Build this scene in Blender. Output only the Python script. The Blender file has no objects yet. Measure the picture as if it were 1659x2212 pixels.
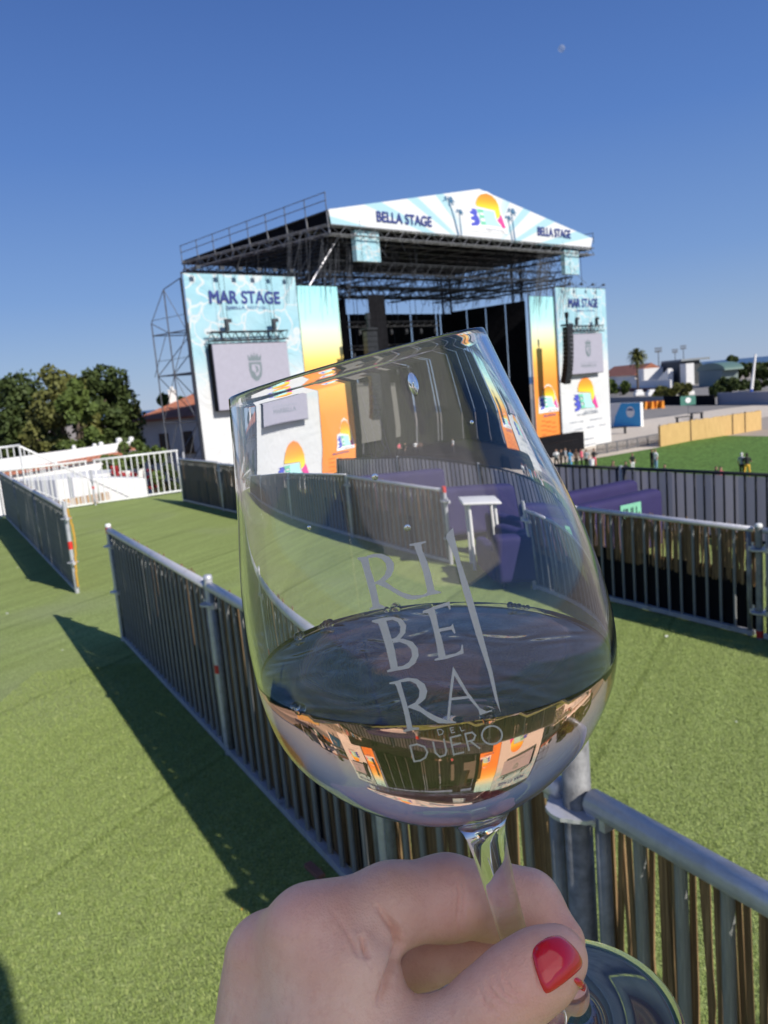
import bpy, bmesh, math, random
import numpy as np
from mathutils import Vector, Matrix, geometry
from mathutils.bvhtree import BVHTree
random.seed(7); rng = np.random.default_rng(7)
C = bpy.context.scene.collection
sc = bpy.context.scene

# ------------------------------------------------------------------ camera
FPX = 1700.0; PITCH = math.radians(8.83); ROLL = math.radians(5.0); EYE = 2.0
_R = np.array([1., 0, 0]); _U = np.array([0, math.sin(PITCH), math.cos(PITCH)])
FW = np.array([0, math.cos(PITCH), -math.sin(PITCH)])
RT = _R*math.cos(ROLL) - _U*math.sin(ROLL); UP = _U*math.cos(ROLL) + _R*math.sin(ROLL)
CAM = np.array([0, 0, EYE])
cam = bpy.data.cameras.new('camera'); cam_o = bpy.data.objects.new('camera', cam); C.objects.link(cam_o)
cam.sensor_fit = 'VERTICAL'; cam.sensor_height = 36; cam.lens = FPX/2212*36
cam.clip_start = 0.01; cam.clip_end = 60000
M = Matrix.Identity(4)
for i in range(3): M[i][0], M[i][1], M[i][2], M[i][3] = RT[i], UP[i], -FW[i], CAM[i]
cam_o.matrix_world = M
cam.dof.use_dof = True; cam.dof.focus_distance = 0.205; cam.dof.aperture_fstop = 42
sc.camera = cam_o

# ------------------------------------------------------------------ light
SUN_EL = math.radians(34); SUNV = Vector((0.69*math.cos(SUN_EL), -0.72*math.cos(SUN_EL), math.sin(SUN_EL))).normalized()
w = bpy.data.worlds.new('World'); sc.world = w; w.use_nodes = True
nt = w.node_tree; bg = nt.nodes['Background']; bg.inputs[1].default_value = 0.115
sky = nt.nodes.new('ShaderNodeTexSky'); sky.sky_type = 'NISHITA'; sky.sun_disc = False
sky.sun_elevation = SUN_EL; sky.sun_rotation = math.atan2(SUNV.x, SUNV.y)
sky.altitude = 300; sky.air_density = 1.0; sky.dust_density = 0.0; sky.ozone_density = 3
def _wn(t): return nt.nodes.new(t)
_tc = _wn('ShaderNodeTexCoord'); _sp = _wn('ShaderNodeSeparateXYZ'); nt.links.new(_tc.outputs['Generated'], _sp.inputs[0])
_rp = _wn('ShaderNodeValToRGB'); nt.links.new(_sp.outputs['Z'], _rp.inputs[0]); _e = _rp.color_ramp.elements
for _ in range(4): _e.new(.5)
for _el, (_p, _c) in zip(_e, ((0, (.27, .38, .58)), (.06, (.225, .34, .57)), (.13, (.155, .28, .57)), (.28, (.082, .188, .50)), (.46, (.047, .118, .37)), (1, (.025, .07, .23)))): _el.position = _p; _el.color = (*_c, 1)
_ml = _wn('ShaderNodeVectorMath'); _ml.operation = 'SCALE'; _ml.inputs['Scale'].default_value = 1/.115; nt.links.new(_rp.outputs[0], _ml.inputs[0])
_mx = _wn('ShaderNodeMix'); _mx.data_type = 'RGBA'; _mx.inputs['Factor'].default_value = .88      # clear deep-blue air over the physical sky
nt.links.new(sky.outputs[0], _mx.inputs['A']); nt.links.new(_ml.outputs[0], _mx.inputs['B']); nt.links.new(_mx.outputs['Result'], bg.inputs[0])
sl = bpy.data.lights.new('sun', 'SUN'); sl.energy = 5.0; sl.angle = math.radians(0.53); sl.color = (1, 0.95, 0.87)
so = bpy.data.objects.new('sun', sl); C.objects.link(so); so.rotation_euler = SUNV.to_track_quat('Z', 'Y').to_euler()
sc.view_settings.view_transform = 'Standard'; sc.view_settings.look = 'None'
sc.view_settings.exposure = 0.12; sc.view_settings.gamma = 1; sc.view_settings.use_curve_mapping = False
cy = sc.cycles; cy.use_denoising = True; cy.max_bounces = 14; cy.transmission_bounces = 14; cy.transparent_max_bounces = 24
cy.glossy_bounces = 5; cy.diffuse_bounces = 3; cy.sample_clamp_indirect = 6; cy.caustics_reflective = False; cy.caustics_refractive = True
cy.blur_glossy = 0.3

# ------------------------------------------------------------------ helpers
def ray(x, y): return FW + RT*(x-829.5)/FPX - UP*(y-1106)/FPX          # photo pixel (1659x2212) to a direction
def CP(x, y, d): return CAM + ray(x, y)*d
def onz(x, y, z): r = ray(x, y); return CAM + r*((z-EYE)/r[2])
def lin(c):
    c = c.lstrip('#'); v = [int(c[i:i+2], 16)/255 for i in (0, 2, 4)]
    return tuple(x/12.92 if x <= .04045 else ((x+.055)/1.055)**2.4 for x in v)

class NT:
    def __init__(s, m): s.m = m; s.n = m.node_tree.nodes; s.l = m.node_tree.links; s.b = s.n['Principled BSDF']
    def new(s, t, **k):
        n = s.n.new(t)
        for a, b in k.items(): setattr(n, a, b)
        return n
    def link(s, a, b): s.l.new(a, b)
    def coord(s, which='Object', scale=None):
        t = s.new('ShaderNodeTexCoord'); o = t.outputs[which]
        if scale is not None:
            m = s.new('ShaderNodeMapping'); m.inputs['Scale'].default_value = scale if hasattr(scale, '__len__') else (scale,)*3
            s.link(o, m.inputs[0]); o = m.outputs[0]
        return o
    def noise(s, co, scale, detail=4, rough=.6, dist=0):
        n = s.new('ShaderNodeTexNoise'); n.inputs['Scale'].default_value = scale; n.inputs['Detail'].default_value = detail
        n.inputs['Roughness'].default_value = rough; n.inputs['Distortion'].default_value = dist; s.link(co, n.inputs['Vector']); return n.outputs['Fac']
    def ramp(s, fac, stops, interp='LINEAR'):
        r = s.new('ShaderNodeValToRGB'); r.color_ramp.interpolation = interp; e = r.color_ramp.elements
        while len(e) < len(stops): e.new(.5)
        for el, (p, c) in zip(e, stops): el.position = p; el.color = (*c[:3], 1)
        s.link(fac, r.inputs[0]); return r.outputs[0]
    def mix(s, f, a, b, mode='MIX'):
        n = s.new('ShaderNodeMix'); n.data_type = 'RGBA'; n.blend_type = mode
        for inp, v in ((n.inputs['Factor'], f), (n.inputs['A'], a), (n.inputs['B'], b)):
            if hasattr(v, 'is_output'): s.link(v, inp)
            elif hasattr(v, '__len__'): inp.default_value = (*v[:3], 1)
            else: inp.default_value = v
        return n.outputs['Result']
    def mth(s, op, a, b=None, clamp=False):
        n = s.new('ShaderNodeMath'); n.operation = op; n.use_clamp = clamp
        for inp, v in zip(n.inputs, (a, b)):
            if v is None: continue
            if hasattr(v, 'is_output'): s.link(v, inp)
            else: inp.default_value = v
        return n.outputs[0]
    def bump(s, h, strength=.3, dist=.01):
        b = s.new('ShaderNodeBump'); b.inputs['Strength'].default_value = strength; b.inputs['Distance'].default_value = dist
        s.link(h, b.inputs['Height']); s.link(b.outputs[0], s.b.inputs['Normal'])
def newmat(name, color=(.5, .5, .5), rough=.6, metal=0.):
    m = bpy.data.materials.new(name); m.use_nodes = True; t = NT(m)
    t.b.inputs['Base Color'].default_value = (*color[:3], 1); t.b.inputs['Roughness'].default_value = rough; t.b.inputs['Metallic'].default_value = metal
    return m, t
def simple(name, color, rough=.6, metal=0., var=.15, scale=8, bump=0., bscale=60, spec=None):
    m, t = newmat(name, color, rough, metal)
    co = t.coord('Object')
    f = t.noise(co, scale, 5)
    dark = tuple(c*(1-var) for c in color); lite = tuple(min(1, c*(1+var)) for c in color)
    t.link(t.ramp(f, [(.3, dark), (.7, lite)]), t.b.inputs['Base Color'])
    if bump: t.bump(t.noise(co, bscale, 3), bump, .01)
    if spec is not None: t.b.inputs['Specular IOR Level'].default_value = spec
    return m

class MB:
    def __init__(s): s.v = []; s.f = []; s.mi = []; s.uv = None
    def add(s, vs, fs, mi=0):
        o = len(s.v); s.v += [tuple(map(float, v)) for v in vs]; s.f += [tuple(i+o for i in f) for f in fs]; s.mi += [mi]*len(fs)
    def box(s, c, d, ax=None, mi=0):
        c = np.array(c, float); ax = np.eye(3) if ax is None else np.array(ax)
        vs = [c + ax[0]*d[0]*i/2 + ax[1]*d[1]*j/2 + ax[2]*d[2]*k/2 for i in (-1, 1) for j in (-1, 1) for k in (-1, 1)]
        s.add(vs, [(0, 1, 3, 2), (4, 6, 7, 5), (0, 4, 5, 1), (2, 3, 7, 6), (0, 2, 6, 4), (1, 5, 7, 3)], mi)
    def tube(s, a, b, r, n=6, r2=None, mi=0, cap=True):
        a = np.array(a, float); b = np.array(b, float); d = b-a; L = np.linalg.norm(d)
        if L < 1e-9: return
        d /= L; h = np.array([0, 0, 1.]) if abs(d[2]) < .9 else np.array([1., 0, 0])
        u = np.cross(d, h); u /= np.linalg.norm(u); w_ = np.cross(d, u); r2 = r if r2 is None else r2
        vs = [a+(u*math.cos(t)+w_*math.sin(t))*r for t in np.arange(n)*2*math.pi/n]+[b+(u*math.cos(t)+w_*math.sin(t))*r2 for t in np.arange(n)*2*math.pi/n]
        fs = [(i, i+n, (i+1) % n+n, (i+1) % n) for i in range(n)]
        if cap: fs += [tuple(range(n)), tuple(range(2*n-1, n-1, -1))]
        s.add(vs, fs, mi)
    def path(s, pts, r, n=6, mi=0):
        rr = r if hasattr(r, '__len__') else [r]*len(pts)
        for i in range(len(pts)-1): s.tube(pts[i], pts[i+1], rr[i], n, rr[i+1], mi)
    def lathe(s, prof, n=32, base=(0, 0, 0), axis=(0, 0, 1), mi=0):    # prof: (r, h)
        ax = np.array(axis, float); ax /= np.linalg.norm(ax); h = np.array([0, 0, 1.]) if abs(ax[2]) < .9 else np.array([1., 0, 0])
        u = np.cross(h, ax); u /= np.linalg.norm(u); w_ = np.cross(ax, u); base = np.array(base, float)
        vs = []; fs = []
        for r, z in prof:
            vs += [base+ax*z+(u*math.cos(t)+w_*math.sin(t))*r for t in np.arange(n)*2*math.pi/n]
        for k in range(len(prof)-1):
            for i in range(n): fs.append((k*n+i, k*n+(i+1) % n, (k+1)*n+(i+1) % n, (k+1)*n+i))
        s.add(vs, fs, mi)
    def poly(s, pts, back=None, mi=0):   # flat ngon, optional thickness vector
        n = len(pts); P = [np.array(p, float) for p in pts]
        tris = geometry.tessellate_polygon([[Vector(p) for p in P]])
        if back is None: s.add(P, [tuple(t) for t in tris], mi)
        else:
            B = [p+np.array(back, float) for p in P]
            s.add(P+B, [tuple(t) for t in tris]+[tuple(n+i for i in reversed(t)) for t in tris]+[(i, (i+1) % n, (i+1) % n+n, i+n) for i in range(n)], mi)
    def truss(s, a, b, w=.5, r=.03, step=.7, side=None, n=4):
        a = np.array(a, float); b = np.array(b, float); d = b-a; L = np.linalg.norm(d); d /= L
        h = np.array([0, 0, 1.]) if abs(d[2]) < .9 else np.array([1., 0, 0])
        u = np.cross(d, h); u /= np.linalg.norm(u); v = np.cross(d, u)
        cs = [(u*i+v*j)*w/2 for i, j in ((-1, -1), (1, -1), (1, 1), (-1, 1))]
        for c in cs: s.tube(a+c, b+c, r, n, cap=False)
        k = max(1, int(L/step))
        for i in range(k):
            p = a+d*L*i/k; q = a+d*L*(i+1)/k
            for m_ in range(4):
                c0, c1 = cs[m_], cs[(m_+1) % 4]
                if i % 2: c0, c1 = c1, c0
                s.tube(p+c0, q+c1, r*.55, 3, cap=False)
def wloc(o):
    v = Vector((0, 0, 0))
    while o is not None: v = v+o.location; o = o.parent
    return v
def obj(name, mb, mat, parent=None, smooth=False, loc=None, uv=None):
    me = bpy.data.meshes.new(name); off = wloc(parent)
    if loc is not None: off = off+Vector(loc)
    V = [(x-off.x, y-off.y, z-off.z) for x, y, z in mb.v]
    me.from_pydata(V, [], mb.f); o = bpy.data.objects.new(name, me); C.objects.link(o)
    for m in (mat if isinstance(mat, (list, tuple)) else [mat]): me.materials.append(m)
    if max(mb.mi, default=0): me.polygons.foreach_set('material_index', mb.mi)
    if smooth: me.polygons.foreach_set('use_smooth', [True]*len(me.polygons))
    if loc is not None: o.location = loc
    if parent: o.parent = parent
    if uv is not None:
        l = me.uv_layers.new(name='UVMap')
        for lp in me.loops: l.data[lp.index].uv = uv[lp.vertex_index]
    me.update(); return o
def tag(o, label=None, cat=None, group=None, kind=None):
    if label: o['label'] = label
    if cat: o['category'] = cat
    if group: o['group'] = group
    if kind: o['kind'] = kind
    return o
def thing(name, label, cat, loc=(0, 0, 0), rz=0, group=None):
    o = bpy.data.objects.new(name, None); C.objects.link(o); o.location = loc; o.rotation_euler = (0, 0, rz); o.empty_display_size = .1
    return tag(o, label, cat, group)
def dup(root, loc, rz, label, group=None, cat=None):
    r = root.copy(); C.objects.link(r); r.location = loc; r.rotation_euler = (0, 0, rz); r['label'] = label
    if group: r['group'] = group
    for ch in list(root.children):
        c = ch.copy(); C.objects.link(c); c.parent = r
        for g in list(ch.children):
            d = g.copy(); C.objects.link(d); d.parent = c
    return r
def text(s, parent, name, mat, org, ux, uz, height, width=None, bold=0.0, nrm=None, fat=0.0):
    cu = bpy.data.curves.new('t', 'FONT'); cu.body = s; cu.size = 1; cu.offset = 0; cu.extrude = .004
    to = bpy.data.objects.new('t', cu); C.objects.link(to); bpy.context.view_layer.update()
    me = bpy.data.meshes.new_from_object(to.evaluated_get(bpy.context.evaluated_depsgraph_get())); bpy.data.objects.remove(to)
    V = np.array([v.co[:] for v in me.vertices]); x0, x1, y0, y1 = V[:, 0].min(), V[:, 0].max(), V[:, 1].min(), V[:, 1].max()
    k = height/(y1-y0); kx = k if width is None else width/(x1-x0)
    fat = bold; ux = np.array(ux, float); uz = np.array(uz, float); nn = np.cross(ux, uz) if nrm is None else nrm
    W = np.array(org)+np.outer((V[:, 0]-x0)*kx, ux)+np.outer((V[:, 1]-y0)*k, uz)+np.outer(V[:, 2]*k, nn)
    mb = MB()
    for q, (dx, dy) in enumerate([(0, 0)]+([(-1, -.6), (1, .6), (.5, -1), (-.5, 1)] if fat else [])): mb.add(W+ux*dx*fat*height+uz*dy*fat*height+nn*q*.006*height, [tuple(p.vertices) for p in me.polygons])
    return obj(name, mb, mat, parent)
# signed-distance surfaces (bodies, hands)
def capd(P, a, b, ra, rb):
    a = np.array(a, np.float32); b = np.array(b, np.float32); d = b-a; L = max(float(d@d), 1e-12)
    t = np.clip(((P-a)@d)/L, 0, 1); q = P-a-t[..., None]*d
    return np.sqrt((q*q).sum(-1)) - (ra+(rb-ra)*t)
def smin(a, b, k):
    h = np.maximum(k-np.abs(a-b), 0)/k; return np.minimum(a, b)-h*h*k*.25
def snets(f, lo, hi, h):
    lo = np.array(lo, np.float32); n = np.ceil((np.array(hi)-lo)/h).astype(int)+1
    X = np.stack(np.meshgrid(*[lo[i]+np.arange(n[i], dtype=np.float32)*h for i in range(3)], indexing='ij'), -1)
    Vv = np.empty(tuple(n), np.float32)
    for i in range(0, n[0], 16): Vv[i:i+16] = f(X[i:i+16])
    S = Vv < 0; c = np.zeros(tuple(n-1), np.int8); offs = [(i, j, k) for i in (0, 1) for j in (0, 1) for k in (0, 1)]
    for i, j, k in offs: c += S[i:n[0]-1+i, j:n[1]-1+j, k:n[2]-1+k]
    I = np.argwhere((c > 0) & (c < 8)); idm = -np.ones(tuple(n-1), np.int32); idm[tuple(I.T)] = np.arange(len(I))
    acc = np.zeros((len(I), 3)); cnt = np.zeros(len(I))
    for a in offs:
        for ax in range(3):
            if a[ax]: continue
            b = list(a); b[ax] = 1
            va = Vv[tuple((I+np.array(a)).T)]; vb = Vv[tuple((I+np.array(b)).T)]; mk = (va < 0) != (vb < 0)
            t = np.where(mk, va/np.where(mk, va-vb, 1), 0); p = (I+np.array(a)).astype(float); p[:, ax] += t
            acc[mk] += p[mk]; cnt[mk] += 1
    Vt = lo+acc/cnt[:, None]*h; F = []
    for ax in range(3):
        sl0 = [slice(None)]*3; sl1 = [slice(None)]*3; sl0[ax] = slice(0, -1); sl1[ax] = slice(1, None)
        A_, B_ = S[tuple(sl0)], S[tuple(sl1)]; E_ = np.argwhere(A_ != B_); o1, o2 = [(1, 2), (2, 0), (0, 1)][ax]
        E_ = E_[(E_[:, o1] > 0) & (E_[:, o2] > 0) & (E_[:, o1] < n[o1]-1) & (E_[:, o2] < n[o2]-1)]
        q = []
        for d1, d2 in ((-1, -1), (0, -1), (0, 0), (-1, 0)):
            k = E_.copy(); k[:, o1] += d1; k[:, o2] += d2; q.append(idm[tuple(k.T)])
        q = np.stack(q, 1); fl = ~S[tuple(E_.T)]; q[fl] = q[fl][:, ::-1]; F.append(q)
    Vt = Vt.astype(np.float32); e = h*.4
    for _ in range(2):
        d = f(Vt); g = np.stack([(f(Vt+np.eye(3, dtype=np.float32)[i]*e)-f(Vt-np.eye(3, dtype=np.float32)[i]*e))/(2*e) for i in range(3)], -1)
        Vt = Vt-(d/np.maximum((g*g).sum(-1), .2))[:, None]*g
    return Vt, np.concatenate(F)

# ------------------------------------------------------------------ materials
def turf(name, a, b, c, fine=75):
    m, t = newmat(name, rough=.85); co = t.coord('Object')
    f1 = t.noise(co, .9, 5, .6, .4); f2 = t.noise(co, 22, 4, .7); f3 = t.noise(co, fine, 3, .85)
    base = t.mix(f1, a, b); base = t.mix(t.ramp(f2, [(.35, (0,)*3), (.7, (.75,)*3)]), base, c)
    if name == 'artificial_turf':                                    # pile direction, seams between the rolls, trodden patches
        mp = t.new('ShaderNodeMapping'); mp.inputs['Rotation'].default_value = (0, 0, math.atan2(.487, .873)); t.link(co, mp.inputs[0])
        st = t.new('ShaderNodeMapping'); st.inputs['Scale'].default_value = (6, .5, 1); t.link(mp.outputs[0], st.inputs[0])
        base = t.mix(1., base, t.ramp(t.noise(st.outputs[0], 1.4, 4, .6), [(.3, (.84,)*3), (.7, (1.12,)*3)]), 'MULTIPLY')
        sx = t.new('ShaderNodeSeparateXYZ'); t.link(mp.outputs[0], sx.inputs[0]); fr = t.mth('FRACT', t.mth('MULTIPLY', sx.outputs['X'], .5)); sm = t.ramp(fr, [(.485, (1,)*3), (.497, (.66, .68, .6)), (.503, (.66, .68, .6)), (.515, (1,)*3)]); base = t.mix(1., base, sm, 'MULTIPLY')
        wn = t.ramp(t.noise(co, .45, 3, .5), [(.55, (0,)*3), (.72, (.5,)*3)]); base = t.mix(wn, base, (.30, .33, .19))
    v = t.ramp(f3, [(.32, (.42,)*3), (.5, (.95,)*3), (.68, (1.65,)*3)]); t.link(t.mix(1., base, v, 'MULTIPLY'), t.b.inputs['Base Color'])
    t.b.inputs['Specular IOR Level'].default_value = .08
    t.bump(t.mth('ADD', f3, f2), .9, .012); return m
M_turf = turf('artificial_turf', (.22, .29, .085), (.275, .34, .105), (.37, .43, .165), 75)
M_field = turf('field_grass', (.085, .17, .035), (.10, .19, .045), (.13, .21, .06), 3)
def galv():
    m, t = newmat('galvanised_steel', rough=.45, metal=.45); co = t.coord('Object'); f = t.noise(co, 9, 6, .7); g = t.noise(co, 120, 3)
    t.link(t.ramp(f, [(.28, (.42, .42, .46)), (.5, (.6, .6, .64)), (.66, (.5, .49, .5)), (.74, (.3, .24, .2))]), t.b.inputs['Base Color'])
    t.link(t.ramp(g, [(.3, (.32,)*3), (.7, (.55,)*3)]), t.b.inputs['Roughness']); t.bump(g, .15, .002); return m
M_galv = galv()
M_bar = simple('weathered_bar_metal', (.24, .245, .24), .6, .3, .35, 14, .15, 150)
M_fwhite = simple('white_coated_metal', (.78, .78, .77), .45, .1, .06, 6)
M_red = simple('red_tape', (.62, .03, .025), .5); M_yel = simple('yellow_strap', (.62, .34, .05), .7)
M_cap = simple('white_plastic', (.75, .75, .73), .5)
M_black = simple('black_cloth', (.010, .010, .012), .95, 0, .3, 3, spec=.1); M_dark = simple('dark_metal', (.03, .032, .036), .55, .5, .3, 3)
def reed():
    m, t = newmat('dry_reed', rough=.7); co = t.coord('Object'); f = t.noise(t.coord('Object', (90, 90, 2.2)), 1, 4, .7)
    t.link(t.ramp(f, [(.25, (.06, .032, .015)), (.5, (.19, .11, .05)), (.72, (.42, .28, .13))]), t.b.inputs['Base Color']); return m
M_reed = reed()
M_white = simple('white_paint', (.78, .77, .75), .7, 0, .05, 2); M_wall = simple('white_render', (.74, .73, .71), .85, 0, .08, .8, .2, 20)
M_tan = simple('tan_board', (.5, .33, .18), .8, 0, .3, 6)
def tiles():
    m, t = newmat('roof_tiles', rough=.8); co = t.coord('Object'); w_ = t.new('ShaderNodeTexWave'); w_.inputs['Scale'].default_value = 1.6; w_.inputs['Distortion'].default_value = 1.5
    t.link(co, w_.inputs[0]); f = t.noise(co, 2.5, 5)
    b = t.ramp(f, [(.3, (.36, .12, .065)), (.7, (.55, .22, .13))]); t.link(t.mix(t.mth('MULTIPLY', w_.outputs['Fac'], .35), b, (.2, .07, .04)), t.b.inputs['Base Color']); t.bump(w_.outputs['Fac'], .6, .06); return m
M_tile = tiles()
def paving(name, a, b, s=.3):
    m, t = newmat(name, rough=.9); co = t.coord('Object'); f = t.noise(co, s, 6, .65); g = t.noise(co, 3, 4)
    c = t.mix(f, a, b); t.link(t.mix(1., c, t.ramp(g, [(.3, (.85,)*3), (.7, (1.1,)*3)]), 'MULTIPLY'), t.b.inputs['Base Color']); return m
M_ground = paving('dusty_ground', (.3, .25, .2), (.42, .36, .3), .03); M_road = paving('tarmac', (.2, .185, .17), (.26, .24, .22), .05)
M_sand = paving('pale_concrete', (.55, .47, .38), (.66, .58, .48), .05)
NAVY = simple('navy_ink', (.03, .05, .22), .7); INKG = simple('grey_ink', (.3, .33, .38), .8)
def leafmat(name, a, b):
    m, t = newmat(name, rough=.65); co = t.coord('Object'); g = t.new('ShaderNodeObjectInfo')
    f = t.noise(co, 1.1, 3); t.link(t.ramp(f, [(.3, a), (.7, b)]), t.b.inputs['Base Color'])
    t.b.inputs['Specular IOR Level'].default_value = .25; return m
M_leafd = leafmat('dark_foliage', (.03, .05, .014), (.075, .1, .028)); M_leafo = leafmat('olive_foliage', (.08, .09, .025), (.15, .15, .04))
M_leafg = leafmat('green_foliage', (.06, .09, .02), (.11, .15, .035)); M_bark = simple('bark', (.09, .065, .045), .9, 0, .3, 5, .5, 20)

# ------------------------------------------------------------------ setting
GZ = -6.5
def sheet(name, pts, z, mat, kind='structure', thick=None):
    mb = MB(); mb.poly([(x, y, z) for x, y in pts], None if thick is None else (0, 0, -thick))
    o = obj(name, mb, mat); o['kind'] = kind; return o
sheet('ground', [(-900, -300), (1300, -300), (1300, 900), (-900, 900)], GZ, M_ground)
m, t = newmat('sea_water', (.03, .07, .14), .35); t.bump(t.noise(t.coord('Object'), .05, 4), .4, 1); M_sea = m
sheet('sea', [(-40000, 900.5), (40000, 900.5), (40000, 45000), (-40000, 45000)], GZ-14, M_sea)
# deck of artificial turf (raised terrace the photographer stands on)
FD = np.array([.487, -.873]); FN = np.array([.873, .487])           # fence direction and its normal
deck = [(-4.75, 18.75), (-13.6, 14.45), (-13.6, -6), (9.5, -6), (9.5, -.4), (-.9, 16.2), (-3.6, 16.9)]
mb = MB(); mb.poly([(x, y, 0.) for x, y in deck], (0, 0, -.25)); o = obj('turf_deck', mb, M_turf); o['kind'] = 'structure'
mb = MB(); mb.poly([(x*.995, y*.995, -.26) for x, y in deck], (0, 0, GZ+.26)); o = obj('deck_substructure', mb, M_wall); tag(o, kind='structure')
def blades(n=210000):
    m, t = newmat('turf_blade', rough=.6); f = t.noise(t.coord('Object'), 40, 2); t.link(t.ramp(f, [(.3, (.20, .27, .07)), (.55, (.29, .36, .105)), (.75, (.45, .49, .2))]), t.b.inputs['Base Color']); t.b.inputs['Specular IOR Level'].default_value = .15
    P = np.stack([rng.uniform(-2.9, 2.9, n*3), 1.5+4.6*rng.uniform(0, 1, n*3)**1.35], 1); q = np.concatenate([P, np.zeros((len(P), 1))], 1)-CAM; d = q@FW; x = 829.5+FPX*(q@RT)/d; y = 1106-FPX*(q@UP)/d
    P = P[(x > -60) & (x < 1720) & (y < 2280)][:n]; n = len(P); h = rng.uniform(.007, .016, n); w_ = rng.uniform(.0011, .0022, n); a = rng.uniform(0, 2*math.pi, n); l = rng.normal(0, .005, (n, 2))+np.array([-.002, .003])
    V = np.zeros((n, 3, 3), np.float32); V[:, 0, :2] = P+np.stack([np.cos(a), np.sin(a)], 1)*w_[:, None]; V[:, 1, :2] = P-np.stack([np.cos(a), np.sin(a)], 1)*w_[:, None]; V[:, 2, :2] = P+l; V[:, 2, 2] = h
    me = bpy.data.meshes.new('grass'); me.vertices.add(n*3); me.loops.add(n*3); me.polygons.add(n); me.vertices.foreach_set('co', V.ravel()); me.loops.foreach_set('vertex_index', np.arange(n*3, dtype=np.int32)); me.polygons.foreach_set('loop_start', np.arange(0, n*3, 3, dtype=np.int32)); me.update(calc_edges=True); me.materials.append(m)
    o = bpy.data.objects.new('grass', me); C.objects.link(o); tag(o, 'short green artificial grass blades on the deck around the near fence', 'grass', kind='stuff')
blades()
def gpoly(name, px, mat, z=GZ+.02):
    return sheet(name, [tuple(onz(x, y, GZ)[:2]) for x, y in px], z, mat)
sheet('road', [(-120, 96), (20, 99), (60, 130), (160, 165), (160, 330), (60, 300), (-120, 200)], GZ+.008, M_road)
sheet('pavement', [(20, 84), (34, 92), (56, 112), (130, 160), (150, 172), (60, 138), (34, 122), (20, 118)], GZ+.016, M_sand)
gpoly('field', [(1150, 1010), (1290, 985), (1425, 965), (1530, 941), (1659, 943), (2300, 960), (2600, 1500), (1150, 1500)], M_field, GZ+.03)
gpoly('walkway', [(1100, 1003), (1290, 975), (1425, 955), (1425, 967), (1290, 990), (1100, 1018)], M_sand, GZ+.045)

# ------------------------------------------------------------------ fences
bar_mesh = None
def unit_bar():
    mb = MB(); mb.tube((0, 0, 0), (0, 0, 1), 1, 8); return mb
def steel_fence(name, label, group, a, b, z0, z1, mats, spacing=.115, br=.0115, rr=.0235, reeds=None, cloth=None, side=1, barless=False, density=1.0, reed_z=(0, 1), rw=(.003, .006)):
    global bar_mesh
    a = np.array([a[0], a[1]], float); b = np.array([b[0], b[1]], float); d = b-a; L = np.linalg.norm(d); d /= L; nrm = np.array([-d[1], d[0]])*side
    T = thing(name, label, 'fence section', (a[0], a[1], z0), 0, group)
    rail, barm = mats
    mb = MB(); mb.tube((*a, z1), (*b, z1), rr, 12); obj('top_rail', mb, rail, T, True)
    mb = MB(); mb.box((*((a+b)/2), z0+.035), (L, .04, .035), [(*d, 0), (-d[1], d[0], 0), (0, 0, 1)]); obj('bottom_rail', mb, rail, T)
    for q in (a+d*.03, b-d*.03):
        mb = MB(); mb.tube((*q, z0+.01), (*q, z1), .018, 8); obj('end_upright', mb, barm, T, True)
    if not barless:
        n = max(2, int(round((L-.06)/spacing)))
        for i in range(1, n):
            q = a+d*(.03+(L-.06)*i/n)
            if bar_mesh is None: bar_mesh = {}
            if barm.name not in bar_mesh:
                me = bpy.data.meshes.new('bar'); u = unit_bar(); me.from_pydata(u.v, [], u.f); me.materials.append(barm)
                me.polygons.foreach_set('use_smooth', [True]*8+[False]*2); bar_mesh[barm.name] = me
            o = bpy.data.objects.new('bar', bar_mesh[barm.name]); C.objects.link(o); o.parent = T
            o.location = (q[0]-a[0], q[1]-a[1], .04); o.scale = (br, br, z1-z0-.05)
    if reeds:
        mb = MB(); zz0 = z0+.02+(z1-z0)*reed_z[0]; s = 0
        while s < L:
            r = random.uniform(*rw); q = a+d*s+nrm*(.026+random.uniform(0, .006)); top = z0+(z1-z0)*reed_z[1]-random.uniform(.0, .05)
            if reed_z[1] >= 1 and random.random() < .05: top = z1+random.uniform(.0, .035)
            zb = zz0+random.uniform(-.01, .02); j = [d*random.gauss(0, .006) for _ in range(4)]
            ps = [(*(q+j[k]), zb+(top-zb)*k/3) for k in range(4)]
            mb.path(ps, r, 4); s += r*2*random.uniform(.85, 1.35)/density
            if random.random() < .05: s += random.uniform(.01, .028)
        o = obj('reed_screen', mb, reeds, T)
    if cloth:
        cm, f0, f1 = cloth; mb = MB(); ns = 14
        for i in range(ns):
            p, q = a+d*L*i/ns, a+d*L*(i+1)/ns; w0, w1 = .02+.012*math.sin(i*1.9), .02+.012*math.sin((i+1)*1.9)
            mb.add([(*(p+nrm*(w0+.012)), z0+(z1-z0)*f0), (*(q+nrm*(w1+.012)), z0+(z1-z0)*f0), (*(q+nrm*(w1+.012)), z0+(z1-z0)*f1), (*(p+nrm*(w0+.012)), z0+(z1-z0)*f1)], [(0, 1, 2, 3)])
        obj('screen_cloth', mb, cm, T, True)
    return T
UZ_ = np.array([0, 0, 1.])
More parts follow.
